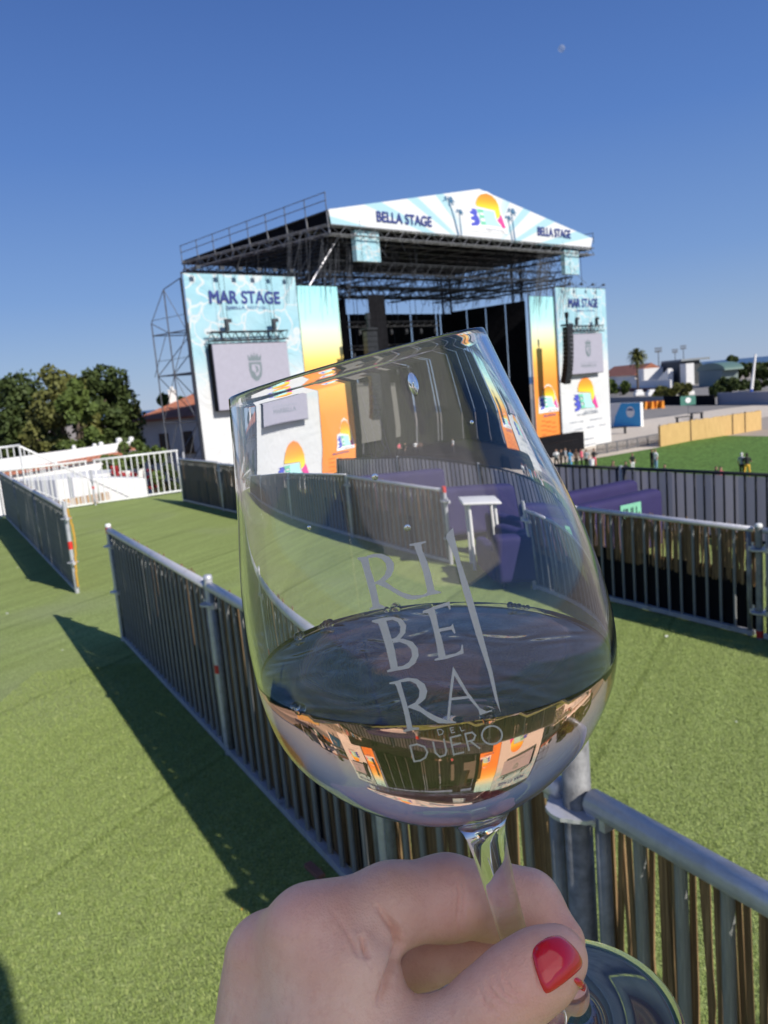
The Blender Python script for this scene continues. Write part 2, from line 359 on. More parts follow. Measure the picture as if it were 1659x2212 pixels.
def post(label, p, z0, z1, discs=(), bands=(), cap=None, hollow=False, r=.0242, group='scaffold posts of the deck fences', mat_=None):
    T = thing('fence_post', label, 'fence post', (p[0], p[1], z0), 0, group)
    mb = MB(); P = np.array([p[0], p[1], 0.])
    if hollow: mb.lathe([(r*.86, z1-.25), (r*.86, z1), (r, z1), (r, z0)], 24, P)
    else: mb.lathe([(0, z1), (r, z1), (r, z0), (0, z0)], 16, P)
    obj('tube', mb, M_galv if not mat_ else mat_, T, hollow)
    for z in discs:
        mb = MB(); R_ = .062 if r < .03 else .078; n = 32; vs = []
        for zz in (z-.005, z+.005):
            for i in range(n):
                rr_ = R_*(1 if i % 8 < 5 else .93); vs.append(P+np.array([rr_*math.cos(i*2*math.pi/n), rr_*math.sin(i*2*math.pi/n), zz]))
        mb.add(vs, [tuple(range(n-1, -1, -1)), tuple(range(n, 2*n))]+[(i, (i+1) % n, (i+1) % n+n, i+n) for i in range(n)])
        obj('rosette', mb, M_galv, T)
        for sg_ in (-1, 1):
            dv = np.array([FD[0]*sg_, FD[1]*sg_, 0]); mb = MB(); mb.box(P+dv*(R_*.95)+np.array([0, 0, z]), (.06, .032, .034), [dv, np.array([-dv[1], dv[0], 0]), UZ_]); mb.box(P+dv*(R_*.8)+np.array([0, 0, z+.01]), (.012, .01, .07), [dv, np.array([-dv[1], dv[0], 0]), UZ_]); obj('clamp', mb, M_galv, T)
    for z, h in bands:
        mb = MB(); mb.lathe([(r+.0015, z+h/2), (r+.0015, z-h/2)], 16, P); obj('red_band', mb, M_red, T, True)
    if cap:
        mb = MB(); mb.lathe([(0, z1+.018), (r*.75, z1+.016), (r+.001, z1+.008), (r+.001, z1-.008)], 16, P); obj('cap', mb, cap, T, True)
    return T
GB = 'fence sections bounding the turf deck'
P0f = np.array([-2.40, 6.74])
def on_line(p, s): return p+FD*s
def rl(x, y, z): return onz(x, y, z)[:2]
n0, n1, n2, n3 = rl(236, 1146, 1.0), rl(462, 1262, 1.0), rl(1246, 1712, 1.0), rl(1659, 1970, 1.0)
dn = (n2-n0)/np.linalg.norm(n2-n0); n1 = n0+dn*((n1-n0)@dn); nmid = n0+dn*((rl(800, 1455, 1.0)-n0)@dn); n3 = n2+dn*1.9
mm = (M_galv, M_bar)
half = (M_black, .02, .52)
steel_fence('steel_fence', 'reed-backed grey railing running from the red-banded end post towards the glass', GB, n0, n1, 0, 1.0, mm, rr=.027, br=.012, reeds=M_reed, cloth=half, side=1, density=1.9)
steel_fence('steel_fence', 'grey railing with reeds, left of and behind the glass bowl', GB, n1+dn*.05, nmid, 0, 1.0, mm, rr=.027, br=.012, reeds=M_reed, cloth=half, side=1, density=1.9)
steel_fence('steel_fence', 'grey railing with reeds just under the bowl, ending at the hollow steel post', GB, nmid+dn*.04, n2-dn*.05, 0, .985, mm, rr=.029, reeds=M_reed, side=1, density=1.25, rw=(.004, .008))
steel_fence('steel_fence', 'nearest grey railing running off the bottom right corner, sun showing between its reeds', GB, n2+dn*.05, n3, 0, 1.0, mm, rr=.030, br=.0145, reeds=M_reed, side=1, density=1.2, rw=(.004, .009))
post('free end post with red band and white cap', n0-dn*.03, 0, 1.04, (.86, .45), ((1.0, .05),), M_cap)
post('short capped post at the joint left of the glass', n1+dn*.025, 0, 1.05, (.9,), ((.52, .05),), M_galv)
post('post at the joint hidden behind the wine glass', nmid+dn*.02, 0, 1.0)
post('hollow open-topped steel post in the foreground beside the hand', n2, 0, 1.145, (1.0-.035,), (), None, True, r=.034, mat_=simple('dull_steel', (.2, .2, .2), .6, .2, .4, 30, .2, 200))
# left fence
l0, l1 = np.array([-3.60, 8.86]), np.array([-7.94, 16.5]); dl = (l1-l0)/np.linalg.norm(l1-l0)
M_clothg = simple('grey_mesh_cloth', (.1, .11, .125), .9, 0, .2, 4)
L1 = np.linalg.norm(l1-l0)
for i, lab in enumerate(('left fence, panel nearest the camera beside the yellow strap', 'left fence, middle panel in shade', 'left fence, farthest panel meeting the white railing')):
    steel_fence('steel_fence', lab, GB, l0+dl*(L1*i/3+.04), l0+dl*(L1*(i+1)/3-.02), 0, .98, mm, side=-1, reeds=M_reed, density=2.0)
pl = post('left fence end post with two discs, red band and yellow strap', l0-dl*.02, 0, 1.06, (.87, .36), ((.56, .09),))
mb = MB(); q = np.array([*l0, 0])
pts = [q+np.array([.035+.03*math.sin(k*.5)+.012*k/3, -.02-.004*k, .98-.09*k]) for k in range(11)]
for k in range(10): mb.box((pts[k]+pts[k+1])/2, (.022, .004, .094), None)
o = obj('strap', mb, M_yel, loc=(q[0], q[1], 0)); tag(o, 'yellow ratchet strap hanging down beside the left fence end post', 'strap')
# white railing
steel_fence('steel_fence', 'sunlit white railing, left one at the back of the deck', GB, (-8.15, 16.45), (-6.47, 17.5), 0.02, 1.0, (M_fwhite, M_fwhite), .13, .014)
steel_fence('steel_fence', 'sunlit white railing, right one ending at the dark fence corner', GB, (-6.36, 17.57), (-4.72, 18.61), 0.02, 1.0, (M_fwhite, M_fwhite), .13, .014)
post('grey post between the two white railings', (-6.42, 17.53), -.1, .8, (.55, .1), ((.4, .05),))
post('grey post behind the right end of the white railings', (-4.6, 18.62), -.1, .95, (.7,))
# dark fence line on the right side of the deck
d0 = np.array([-4.5, 17.3]); d1 = rl(1245, 1098, .80); d2 = rl(1625, 1143, .80); dd = (d2-d1)/np.linalg.norm(d2-d1)
d0 = rl(386, 990, .93); dseg = d1-d0; Ld = np.linalg.norm(dseg); dseg /= Ld
npan = 5; NP = 4; LEND = Ld*.835
labs = ('dark reed fence at the far end beside the white railing', 'dark reed fence in front of the white stage wing, left of the glass', 'dark reed fence seen through the left of the bowl', 'dark reed fence seen through the middle of the bowl', 'dark reed fence seen through the right of the bowl')
Lp = LEND/NP
for i in range(NP):
    za, zb = .93-.13*i/npan, .93-.13*(i+.5)/npan
    steel_fence('steel_fence', labs[i], GB, d0+dseg*(Lp*i+.03), d0+dseg*(Lp*(i+1)-.03), 0, zb, mm, .115, .011, .02, reeds=M_reed, cloth=(M_black, .02, .55), side=1, density=1.8)
    post(('post at the far dark fence corner', 'post of the dark fence left of the bowl', 'post of the dark fence behind the left of the bowl', 'post of the dark fence behind the middle of the bowl')[i], d0+dseg*(Lp*i), 0, zb+.02, (zb-.12,))
post('red-topped post ending the dark fence at the gap seen through the bowl', d0+dseg*LEND, 0, .88, (.72, .3), ((.85, .07),))
post('post beginning the right railing, behind the bowl edge', d1-dd*.42, 0, .9, (.7,))
steel_fence('steel_fence', 'short railing piece with reeds seen through the right edge of the bowl', GB, d1-dd*.38, d1, 0, .80, (M_galv, M_bar), .122, .0115, .0215, reeds=M_reed, cloth=(M_black, .02, .60), side=1, density=2.6, reed_z=(.45, 1))
steel_fence('steel_fence', 'shaded railing right of the glass with brown reeds above black cloth', GB, d1+dd*.02, d2, 0, .80, (M_galv, M_bar), .122, .0115, .0215, reeds=M_reed, cloth=(M_black, .02, .60), side=1, density=3.0, reed_z=(.45, 1), rw=(.003, .0065))
post('grey post with white clamp and red foot at the right picture edge', d2+dd*.05, 0, .83, (.66, .2), ((.04, .05),), M_cap, mat_=M_bar)  # darker bar metal instead of galvanised stands in for shade on this post
steel_fence('steel_fence', 'reed railing cut by the right picture edge', GB, d2+dd*.09, d2+dd*2.2, 0, .8, (M_galv, M_bar), .122, .0115, .0215, reeds=M_reed, cloth=(M_black, .02, .60), side=1, density=2.6, reed_z=(.45, 1))
# far fence with pale cloth behind the sofas
m, t = newmat('pale_shade_cloth', (.6, .58, .64), .95); tb = t.new('ShaderNodeBsdfTranslucent'); tb.inputs[0].default_value = (.42, .40, .45, 1)
co = t.coord('Object', (3, 3, .7)); t.link(t.ramp(t.noise(co, 1, 4), [(.3, (.36, .355, .40)), (.7, (.46, .45, .50))]), t.b.inputs['Base Color'])
mx = t.new('ShaderNodeMixShader'); mx.inputs[0].default_value = .45; t.link(t.b.outputs[0], mx.inputs[1]); t.link(tb.outputs[0], mx.inputs[2]); t.link(mx.outputs[0], t.n['Material Output'].inputs[0]); M_pale = m
g0, g1 = rl(1204, 1005, .77), rl(1659, 1026, .77); dg = (g1-g0)/np.linalg.norm(g1-g0)
labs = ('pale cloth fence seen through the left of the bowl', 'pale cloth fence seen through the middle of the bowl', 'pale cloth fence behind the purple sofas', 'pale cloth fence right of the purple sofas', 'pale cloth fence at the right picture edge')
for i in range(5):
    s = -6.4+i*2.5
    steel_fence('steel_fence', labs[i], 'cloth-backed railings behind the sofas', g0+dg*(s+.02), g0+dg*(s+2.46), 0, .77, (M_dark, M_dark), .125, .012, .02, cloth=(M_pale, .03, .96), side=1)
    post(('dark post at the far end of the cloth fence', 'dark cloth fence post behind the bowl', 'cloth fence post behind the bowl edge', 'cloth fence post carrying a white cup, behind the sofas', 'cloth fence post near the right edge')[i], g0+dg*s, 0, .8)

# ------------------------------------------------------------------ deck furniture: sofas, table, litter
M_purple = simple('purple_vinyl', (.022, .016, .085), .8, 0, .12, 5, .1, 30); M_mint = simple('mint_sign', (.2, .5, .34), .6, 0, .08)
def rbox(w_, d_, h_, r_, seg=4):
    bm = bmesh.new(); bmesh.ops.create_cube(bm, size=1)
    for v in bm.verts: v.co.x *= w_; v.co.y *= d_; v.co.z *= h_
    bmesh.ops.bevel(bm, geom=bm.edges[:], offset=r_, segments=seg, affect='EDGES', profile=.6)
    mb = MB(); bm.verts.index_update(); mb.add([v.co[:] for v in bm.verts], [tuple(v.index for v in f.verts) for f in bm.faces]); bm.free(); return mb
def shifted(mb, off):
    mb.v = [(x+off[0], y+off[1], z+off[2]) for x, y, z in mb.v]; return mb
sofa = thing('lounge_sofa', 'purple lounge sofa with a mint sign on its back, nearest the reed railing', 'sofa', group='purple lounge sofas')
obj('seat', shifted(rbox(1.35, .7, .3, .05), (0, .1, .25)), M_purple, sofa, True)
obj('backrest', shifted(rbox(1.5, .2, .62, .08), (0, -.3, .4)), M_purple, sofa, True)
for s in (-1, 1): obj('armrest', shifted(rbox(.18, .75, .42, .06), (s*.70, .08, .31)), M_purple, sofa, True)
for s in (-1, 1):
    for y in (-.25, .35):
        mb = MB(); mb.tube((s*.62, y, 0), (s*.62, y, .12), .025, 8); obj('leg', mb, M_dark, sofa)
obj('sign', shifted(rbox(.32, .012, .16, .004, 1), (.2, -.408, .55)), M_mint, sofa)
sgn = [c for c in sofa.children if c.name.startswith('sign')][0]
tx = text('PULL', sofa, 'lettering', simple('sign_ink', (.03, .08, .09), .7), (.08, -.418, .51), (1, 0, 0), (0, 0, 1), .08, .24, .01); tx.parent = sgn
# sofa placement: backrest faces the camera
q = onz(1372, 1150, 0); q = np.array([1.78, 8.1]);
ang = math.atan2(.38, .93)
ang = math.radians(33)
sofa.location = (2.13, 8.17, 0); sofa.rotation_euler = (0, 0, ang)
dup(sofa, (2.15, 9.0, 0), ang, 'purple lounge sofa farther back, behind the one with the visible sign', 'purple lounge sofas')
dup(sofa, (.25, 12.2, 0), .3, 'purple sofa seen through the upper left part of the bowl', 'purple lounge sofas')
dup(sofa, (1.15, 10.2, 0), .25, 'purple sofa seen through the centre of the bowl', 'purple lounge sofas')
sc_ = dup(sofa, (1.62, 7.7, 0), .1, 'low purple sofa under the white table, seen through the right of the bowl', 'purple lounge sofas'); sc_.scale = (.75, 1, .78)
for q_ in [o_ for o_ in bpy.data.objects if o_.name.startswith('lounge_sofa.')]:
    for c_ in list(q_.children):
        if c_.name.startswith('sign'):
            for g_ in list(c_.children): bpy.data.objects.remove(g_)
            bpy.data.objects.remove(c_)
tb_ = thing('side_table', 'white square table seen through the bowl above the lettering', 'table', (1.14, 8.4, 0), 0)
obj('table_top', shifted(rbox(.48, .48, .03, .012, 2), (1.14, 8.4, .74)), M_white, tb_, True)
for sx in (-1, 1):
    for sy in (-1, 1):
        mb = MB(); mb.tube((1.14+sx*.16, 8.4+sy*.16, 0), (1.14+sx*.16, 8.4+sy*.16, .73), .02, 8); obj('leg', mb, M_white, tb_)
mb = MB(); g = g0+dg*.62; mb.lathe([(0, .87), (.036, .87), (.03, .79), (0, .79)], 16, (*g, 0)); tag(obj('paper_cup', mb, M_cap, loc=(g[0], g[1], .79)), 'white cup standing on the cloth fence rail behind the sofas', 'cup')
# bottle at the foot of the right fence
b0 = onz(1462, 1330, 0)[:2]; b0 = b0+FN*.06
Tb = thing('water_bottle', 'clear plastic bottle standing behind the bars of the right railing', 'bottle', (b0[0], b0[1], 0))
m, t = newmat('bottle_plastic', (.5, .55, .62), .15); t.b.inputs['Transmission Weight'].default_value = .5; M_bot = m
mb = MB(); mb.lathe([(0, .005), (.032, .006), (.034, .03), (.031, .1), (.034, .14), (.03, .175), (.012, .21), (.012, .225)], 20, (*b0, 0)); obj('bottle_body', mb, M_bot, Tb, True)
mb = MB(); mb.lathe([(.014, .222), (.014, .24), (0, .24)], 16, (*b0, 0)); obj('bottle_cap', mb, M_cap, Tb)
# litter
lit = [(38, 1227, .012, 'paper scrap on the turf at the left picture edge'), (16, 1326, .014, 'larger white scrap at the left edge in front of the left fence shadow'), (1243, 2000, .001, ''), (1590, 1560, .008, 'white petal on the turf at the far right'),
       (522, 1966, .006, 'small yellow crumb on the turf left of the hand'), (128, 1975, .006, 'pale crumb on the turf at lower left'), (135, 1405, .006, 'pale crumb near the point of the fence shadow'), (1440, 1376, .014, 'white scrap in the shadow of the right railing')]
for x, y, s, lab in lit:
    if not lab: continue
    p = onz(x, y, 0); mb = MB(); vs = [p+np.array([s*math.cos(a)*random.uniform(.6, 1.1), s*math.sin(a)*random.uniform(.6, 1.1), .004+random.uniform(0, s*.6)]) for a in np.arange(7)*.9]
    mb.poly(vs, (0, 0, -.003)); tag(obj('litter_scrap', mb, M_yel if 'yellow' in lab else M_cap, loc=tuple(p)), lab, 'litter')
# brick-coloured block wedge under the near fence
p = onz(690, 1885, 0); mb = MB(); mb.box((p[0]-.02, p[1]+.0, .012), (.12, .035, .02), [(.55, -.83, 0), (.83, .55, 0), (0, 0, 1)])
tag(obj('wood_wedge', mb, simple('red_wood', (.28, .12, .08), .8), loc=(p[0], p[1], 0)), 'reddish wooden wedge lying against the near fence foot above the hand', 'wood piece')
# cable tie tails / zip wires on near posts
# parasol over the photographer (its shade lies on the hand and the bottom left corner)
par = thing('parasol', 'large white parasol over the photographer, behind the camera', 'parasol', (-1.9, -2.3, 0))
mb = MB(); n = 8; cx, cyy, zc = .10, -1.22, 2.62
ringv = [(cx+1.52*math.cos(a), cyy+1.52*math.sin(a), zc) for a in np.arange(n)*2*math.pi/n+.95]
top = (cx, cyy, zc+.42)
mb.add(ringv+[top], [(i, (i+1) % n, n) for i in range(n)])
vr = [(x, y, z-.16) for x, y, z in ringv]; mb.add(ringv+vr, [(i, i+n, (i+1) % n+n, (i+1) % n) for i in range(n)])
m, t = newmat('parasol_canvas', (.7, .68, .66), .9); tb = t.new('ShaderNodeBsdfTranslucent'); tb.inputs[0].default_value = (.95, .90, .86, 1); mx = t.new('ShaderNodeMixShader'); mx.inputs[0].default_value = .85; t.link(t.b.outputs[0], mx.inputs[1]); t.link(tb.outputs[0], mx.inputs[2]); t.link(mx.outputs[0], t.n['Material Output'].inputs[0]); M_par = m
obj('canopy', mb, M_par, par)
mb = MB(); mb.tube((-1.9, -2.3, 0), (-1.9, -2.3, zc+.75), .03, 12); mb.tube((-1.9, -2.3, zc+.75), (cx, cyy, zc+.5), .022, 12); mb.tube((cx, cyy, zc+.5), (cx, cyy, zc+.3), .02, 12); obj('pole', mb, M_galv, par, True)
mb = MB(); mb.lathe([(.26, 0), (.26, .05), (.05, .09), (.03, .25)], 24, (-1.9, -2.3, 0)); obj('base', mb, M_dark, par, True)

# ------------------------------------------------------------------ stage
S0 = np.array([-12.68, 57.7]); E1 = np.array([.754, .657]); E2 = np.array([-.788, .617]); UZ = np.array([0, 0, 1.])
E1v = np.array([*E1, 0]); NF = np.array([E1[1], -E1[0], 0])          # NF: outward normal of the stage front
def S(u, v, z): p = S0+E1*u+E2*v; return np.array([p[0], p[1], z])
def SP(x, y, v=0.):                                                    # photo point on the stage plane at depth v -> (u, z)
    r = ray(x, y); o = S0+E2*v; n_ = NF[:2]; k = ((o-CAM[:2])@n_)/(r[:2]@n_); P = CAM+r*k; return (P[:2]-o)@E1, P[2]
def cloth_rect(name, u0, u1, z0, z1, v, mat, parent, nu=16, nz=20, wav=.03):
    mb = MB(); uv = []
    for k in range(2):
        for j in range(nz+1):
            for i in range(nu+1):
                fu, fz = i/nu, j/nz; edge = min(1, 8*min(fu, 1-fu))
                p = S(u0+(u1-u0)*fu, v, z0+(z1-z0)*fz)+NF*(wav*edge*(math.sin(fu*9+fz*3)+math.sin(fz*14+fu*2)))*1.0-NF*.02*k
                mb.v.append(tuple(p)); uv.append((fu, fz))
    N = (nu+1)*(nz+1)
    for k in range(2):
        for j in range(nz):
            for i in range(nu):
                q = [k*N+j*(nu+1)+i, k*N+j*(nu+1)+i+1, k*N+(j+1)*(nu+1)+i+1, k*N+(j+1)*(nu+1)+i]
                mb.f.append(tuple(q if k == 0 else q[::-1])); mb.mi.append(0)
    return obj(name, mb, mat, parent, True, uv=uv)
CY = (.29, .52, .60); WH = (.62, .63, .63)
def wave_cloth(name, asp, fade0=.52, fade1=.68, seed=0., sc_=5.5):
    m, t = newmat(name, rough=.75); uvn = t.new('ShaderNodeTexCoord').outputs['UV']
    mp = t.new('ShaderNodeMapping'); mp.inputs['Scale'].default_value = (1, asp, 1); mp.inputs['Location'].default_value = (seed, seed*.3, 0); t.link(uvn, mp.inputs[0])
    nz = t.new('ShaderNodeTexNoise'); nz.inputs['Scale'].default_value = 3; t.link(mp.outputs[0], nz.inputs[0])
    ad = t.new('ShaderNodeMix'); ad.data_type = 'RGBA'; ad.blend_type = 'LINEAR_LIGHT'; ad.inputs['Factor'].default_value = .22; t.link(mp.outputs[0], ad.inputs['A']); t.link(nz.outputs['Color'], ad.inputs['B'])
    vo = t.new('ShaderNodeTexVoronoi'); vo.feature = 'DISTANCE_TO_EDGE'; vo.inputs['Scale'].default_value = sc_; t.link(ad.outputs['Result'], vo.inputs[0])
    line = t.ramp(vo.outputs['Distance'], [(.0, (1,)*3), (.022, (.8,)*3), (.045, (0,)*3)])
    sep = t.new('ShaderNodeSeparateXYZ'); t.link(uvn, sep.inputs[0])
    f = t.noise(mp.outputs[0], 3.1, 2)
    base = t.mix(t.ramp(f, [(.35, (0,)*3), (.65, (.5,)*3)]), CY, (.43, .62, .68))
    c = t.mix(t.mth('MULTIPLY', line, .85), base, WH)
    fd = t.ramp(t.mth('ADD', sep.outputs['Y'], t.mth('MULTIPLY', t.mth('SUBTRACT', f, .5), .12)), [(fade0, (0,)*3), (fade1, (1,)*3)])
    t.link(t.mix(fd, WH, c), t.b.inputs['Base Color']); t.bump(t.mth('ADD', t.noise(mp.outputs[0], 5, 5, .6, 1.5), t.mth('MULTIPLY', t.noise(mp.outputs[0], 1.5, 2), 1.5)), .55, .25); return m
def grad_cloth(name):
    m, t = newmat(name, rough=.75); uvn = t.new('ShaderNodeTexCoord').outputs['UV']; sep = t.new('ShaderNodeSeparateXYZ'); t.link(uvn, sep.inputs[0])
    c = t.ramp(sep.outputs['Y'], [(0, (.80, .25, .04)), (.40, (.82, .29, .04)), (.53, (.84, .43, .07)), (.62, (.85, .62, .16)), (.72, (.74, .80, .50)), (.84, (.45, .78, .74)), (1, (.33, .70, .76))])
    t.link(c, t.b.inputs['Base Color']); t.bump(t.noise(uvn, 7, 4), .2, .1); return m
M_steel = simple('scaffold_steel', (.16, .17, .19), .5, .5, .25, 2)
M_steeld = simple('truss_steel', (.055, .06, .07), .6, .4, .25, 2)
def smat(n, c): return simple(n, c, .7, 0, .04, 2)
K_B = smat('logo_blue', (.07, .09, .50)); K_G = smat('logo_green', (.18, .55, .38)); K_T = smat('logo_teal', (.42, .75, .70)); K_P = smat('logo_pink', (.70, .06, .28)); K_W = smat('logo_white', (.8, .8, .8))
def sunmat():
    m, t = newmat('logo_sun', rough=.7); uvn = t.new('ShaderNodeTexCoord').outputs['UV']; sep = t.new('ShaderNodeSeparateXYZ'); t.link(uvn, sep.inputs[0])
    t.link(t.ramp(sep.outputs['Y'], [(0, (.85, .68, .06)), (.25, (.85, .60, .03)), (.6, (.82, .35, .02)), (1, (.78, .22, .03))]), t.b.inputs['Base Color']); return m
M_sun = sunmat()
def logo(parent, u0, u1, zb, zt, v, white=None):
    """festival emblem: sun dome with a tail over coloured letters"""
    W, H = u1-u0, zt-zb
    def P(a, b, d=.03): return S(u0+W*a, v, zb+H*b)+NF*d
    L = thing_part('emblem', parent, S(u0, v, zb))
    if white:
        mb = MB(); pts = [(-.06, -.1), (1.06, -.1), (1.04, .12), (.9, .5), (.84, .75), (.68, .98), (.5, 1.06), (.34, .98), (.2, .78), (.18, .6), (-.02, .56)]
        mb.poly([P(a, b, .035) for a, b in pts], -NF*.01); obj('emblem_backing', mb, K_W, L)
    mb = MB(); pts = [(.2, .60), (.19, .7), (.24, .84), (.34, .95), (.5, 1.0), (.64, .96), (.75, .86), (.82, .72), (.84, .58), (.86, .46), (.82, .36), (.74, .30), (.73, .42), (.70, .54)]
    vs = [P(a, b, .055) for a, b in pts]; mb.poly(vs, -NF*.01); uvv = [(a, (b-.45)/.55) for a, b in pts]*2; obj('sun_dome', mb, M_sun, L, uv=uvv)
    mb = MB(); mb.poly([P(a, b, .05) for a, b in [(0, .52), (.17, .52), (.22, .44), (.2, .36), (.26, .26), (.28, .15), (.22, .06), (.04, .03), (.04, .12), (.12, .13), (.13, .19), (.04, .2), (.03, .29), (.11, .3), (.11, .35), (.02, .37), (.01, .44), (.08, .46), (.08, .49)]], -NF*.01); obj('letter', mb, K_B, L)
    mb = MB(); mb.poly([P(a, b, .045) for a, b in [(.19, .53), (.39, .52), (.38, .43), (.28, .44), (.29, .37), (.4, .36), (.4, .28), (.31, .28), (.31, .2), (.43, .19), (.45, .1), (.30, .09), (.30, .18), (.26, .36), (.24, .44)]], -NF*.01); obj('letter', mb, K_G, L)
    mb = MB(); mb.poly([P(a, b, .042) for a, b in [(.39, .52), (.69, .51), (.70, .36), (.74, .24), (.88, .08), (.45, .1), (.43, .19), (.40, .28), (.4, .36), (.38, .43)]], -NF*.01); obj('letter', mb, K_T, L)
    mb = MB(); mb.poly([P(a, b, .05) for a, b in [(.86, .46), (.90, .38), (1.0, .06), (.90, .05), (.85, .16), (.80, .2), (.76, .27), (.82, .34)]], -NF*.01); obj('letter', mb, K_P, L)
    text('FESTIVAL', L, 'caption', INKG, P(.42, -.07, .05), E1v, UZ, H*.08, W*.56, .01)
    return L
def thing_part(name, parent, p):
    o = bpy.data.objects.new(name, None); C.objects.link(o); o.parent = parent; off = wloc(parent); o.location = Vector(tuple(p))-off; o.empty_display_size = .1; return o
TOPZ = 11.3
def hang_lights(parent_label, u0, u1, n, z, v): pass
def wing(label, u0, u1, z1, seed, lab2):
    W = thing('banner_wall', label, 'banner wall', tuple(S(u0, 0, GZ)))
    cloth_rect('banner_cloth', u0, u1, GZ, z1, 0, wave_cloth('wave_print_'+str(seed), (z1-GZ)/(u1-u0), seed=seed), W)
    mb = MB()
    for u in (u0-.08, (u0+u1)/2, u1+.08): mb.tube(S(u, .1, GZ), S(u, .1, z1+.1), .05, 6)
    mb.tube(S(u0-.1, .1, z1+.02), S(u1+.1, .1, z1+.02), .06, 6)
    obj('support_frame', mb, M_steeld, W)
    return W
uL1 = SP(637, 601)[0]; uR0, _ = SP(1200, 629); uR1, zR = SP(1307, 624)
WL = wing('tall blue and white wing banner reading MAR STAGE, left of the stage', 0, uL1, TOPZ, 1.3, '')
WR = wing('tall blue and white wing banner reading MAR STAGE, right of the stage', uR0, uR1, zR, 4.7, '')
def stext(s, parent, x0, y0, x1, y1, v, mat, name='lettering', bold=.02, d=.06):
    (a, z1_), (b, z0_) = SP(x0, y0, v), SP(x1, y1, v); 
    a0, zz0 = SP(x0, y1-(x1-x0)*0, v)
    return text(s, parent, name, mat, S(a, v, z0_)+NF*d, E1v, UZ, z1_-z0_, b-a, bold)
def srect(x0, y0, x1, y1, v): (a, z1_), (b, z0_) = SP(x0, y0, v), SP(x1, y1, v); return a, b, z0_, z1_
for (W_, bx) in ((WL, ((450, 628, 604, 656), (487, 661, 576, 670))), (WR, ((1227, 645, 1290, 664), (1244, 669, 1283, 674)))):
    stext('MAR STAGE', W_, *bx[0], 0, NAVY, bold=.045); stext('@BELLA_FESTIVAL', W_, *bx[1], 0, NAVY, bold=.0)
logo(WR, SP(1240, 890)[0], SP(1292, 890)[0], SP(1265, 888)[1], SP(1265, 815)[1], 0)
logo(WL, 4.0, 8.2, -4.6, -.0, 0)
# sponsor lines on both wings
for k, (x0, x1, y) in enumerate(((1229, 1259, 912), (1274, 1300, 905), (1241, 1258, 927), (1268, 1283, 922), (1293, 1306, 918), (1258, 1282, 948), (1262, 1284, 960), (1246, 1290, 893))):
    a, b, c_, d_ = srect(x0, y-1.6, x1, y+1.6, 0); mb = MB()
    for q in np.arange(a, b, .28): mb.box(S(q+.1, 0, (c_+d_)/2)+NF*.06, (random.uniform(.1, .24), .012, random.uniform(.06, .17)), [E1v, NF, UZ])
    obj('sponsor_mark', mb, INKG, WR)
for k, (u, z) in enumerate(((1.2, -5.4), (3.0, -5.2), (5.2, -5.5), (7.6, -5.3), (6.2, -6.1), (2.2, -6.1))):
    mb = MB()
    for q in np.arange(u, u+1.3, .3): mb.box(S(q, 0, z)+NF*.06, (random.uniform(.12, .26), .012, random.uniform(.1, .22)), [E1v, NF, UZ])
    obj('sponsor_mark', mb, INKG, WL)
# scaffold tower behind the left wing (seen from its open side)
T = thing('scaffold_tower', 'open steel scaffold tower behind the left wing banner', 'scaffold', tuple(S(0, 1, GZ)))
mb = MB(); lv = [-6.5, -2.8, .9, 4.4, 7.4]; vs_ = [.3, 2.3, 4.2]
for u in (-.05, 3.0, 6.0):
    for k, v in enumerate(vs_):
        topz = (11.0, 10.5, 8.3)[k]; mb.tube(S(u, v, GZ), S(u, v, topz), .055, 5)
    for z in lv: mb.tube(S(u, .3, z), S(u, 4.2, z), .04, 4); mb.tube(S(u, .3, z+1.1), S(u, 4.2, z+1.1), .02, 4)
    for i, z in enumerate(lv[:-1]):
        z2 = lv[i+1]; a_, b_ = (.3, 2.3) if i % 2 == 0 else (2.3, .3); mb.tube(S(u, a_, z), S(u, b_, z2), .035, 4); mb.tube(S(u, b_+1.95 if i % 2 == 0 else a_+2.3, z), S(u, a_+1.95 if i % 2 == 0 else b_+2.3, z2), .035, 4)
    mb.tube(S(u, 4.2, 8.3), S(u, 2.3, 10.5), .04, 4); mb.tube(S(u, 2.3, 10.5), S(u, .3, 11), .04, 4); mb.tube(S(u, .3, 7.4), S(u, 2.3, 10.5), .035, 4); mb.tube(S(u, 2.3, 7.4), S(u, 4.2, 8.3), .035, 4)
for z in lv:
    for v in vs_: mb.tube(S(-.05, v, z), S(6, v, z), .04, 4)
for v in (2.3, 4.2):
    for i in range(4): mb.tube(S(-.05 if i % 2 else 3, v, lv[i]), S(3 if i % 2 else -.05, v, lv[i+1]), .035, 4)
obj('scaffold_frame', mb, M_steel, T)
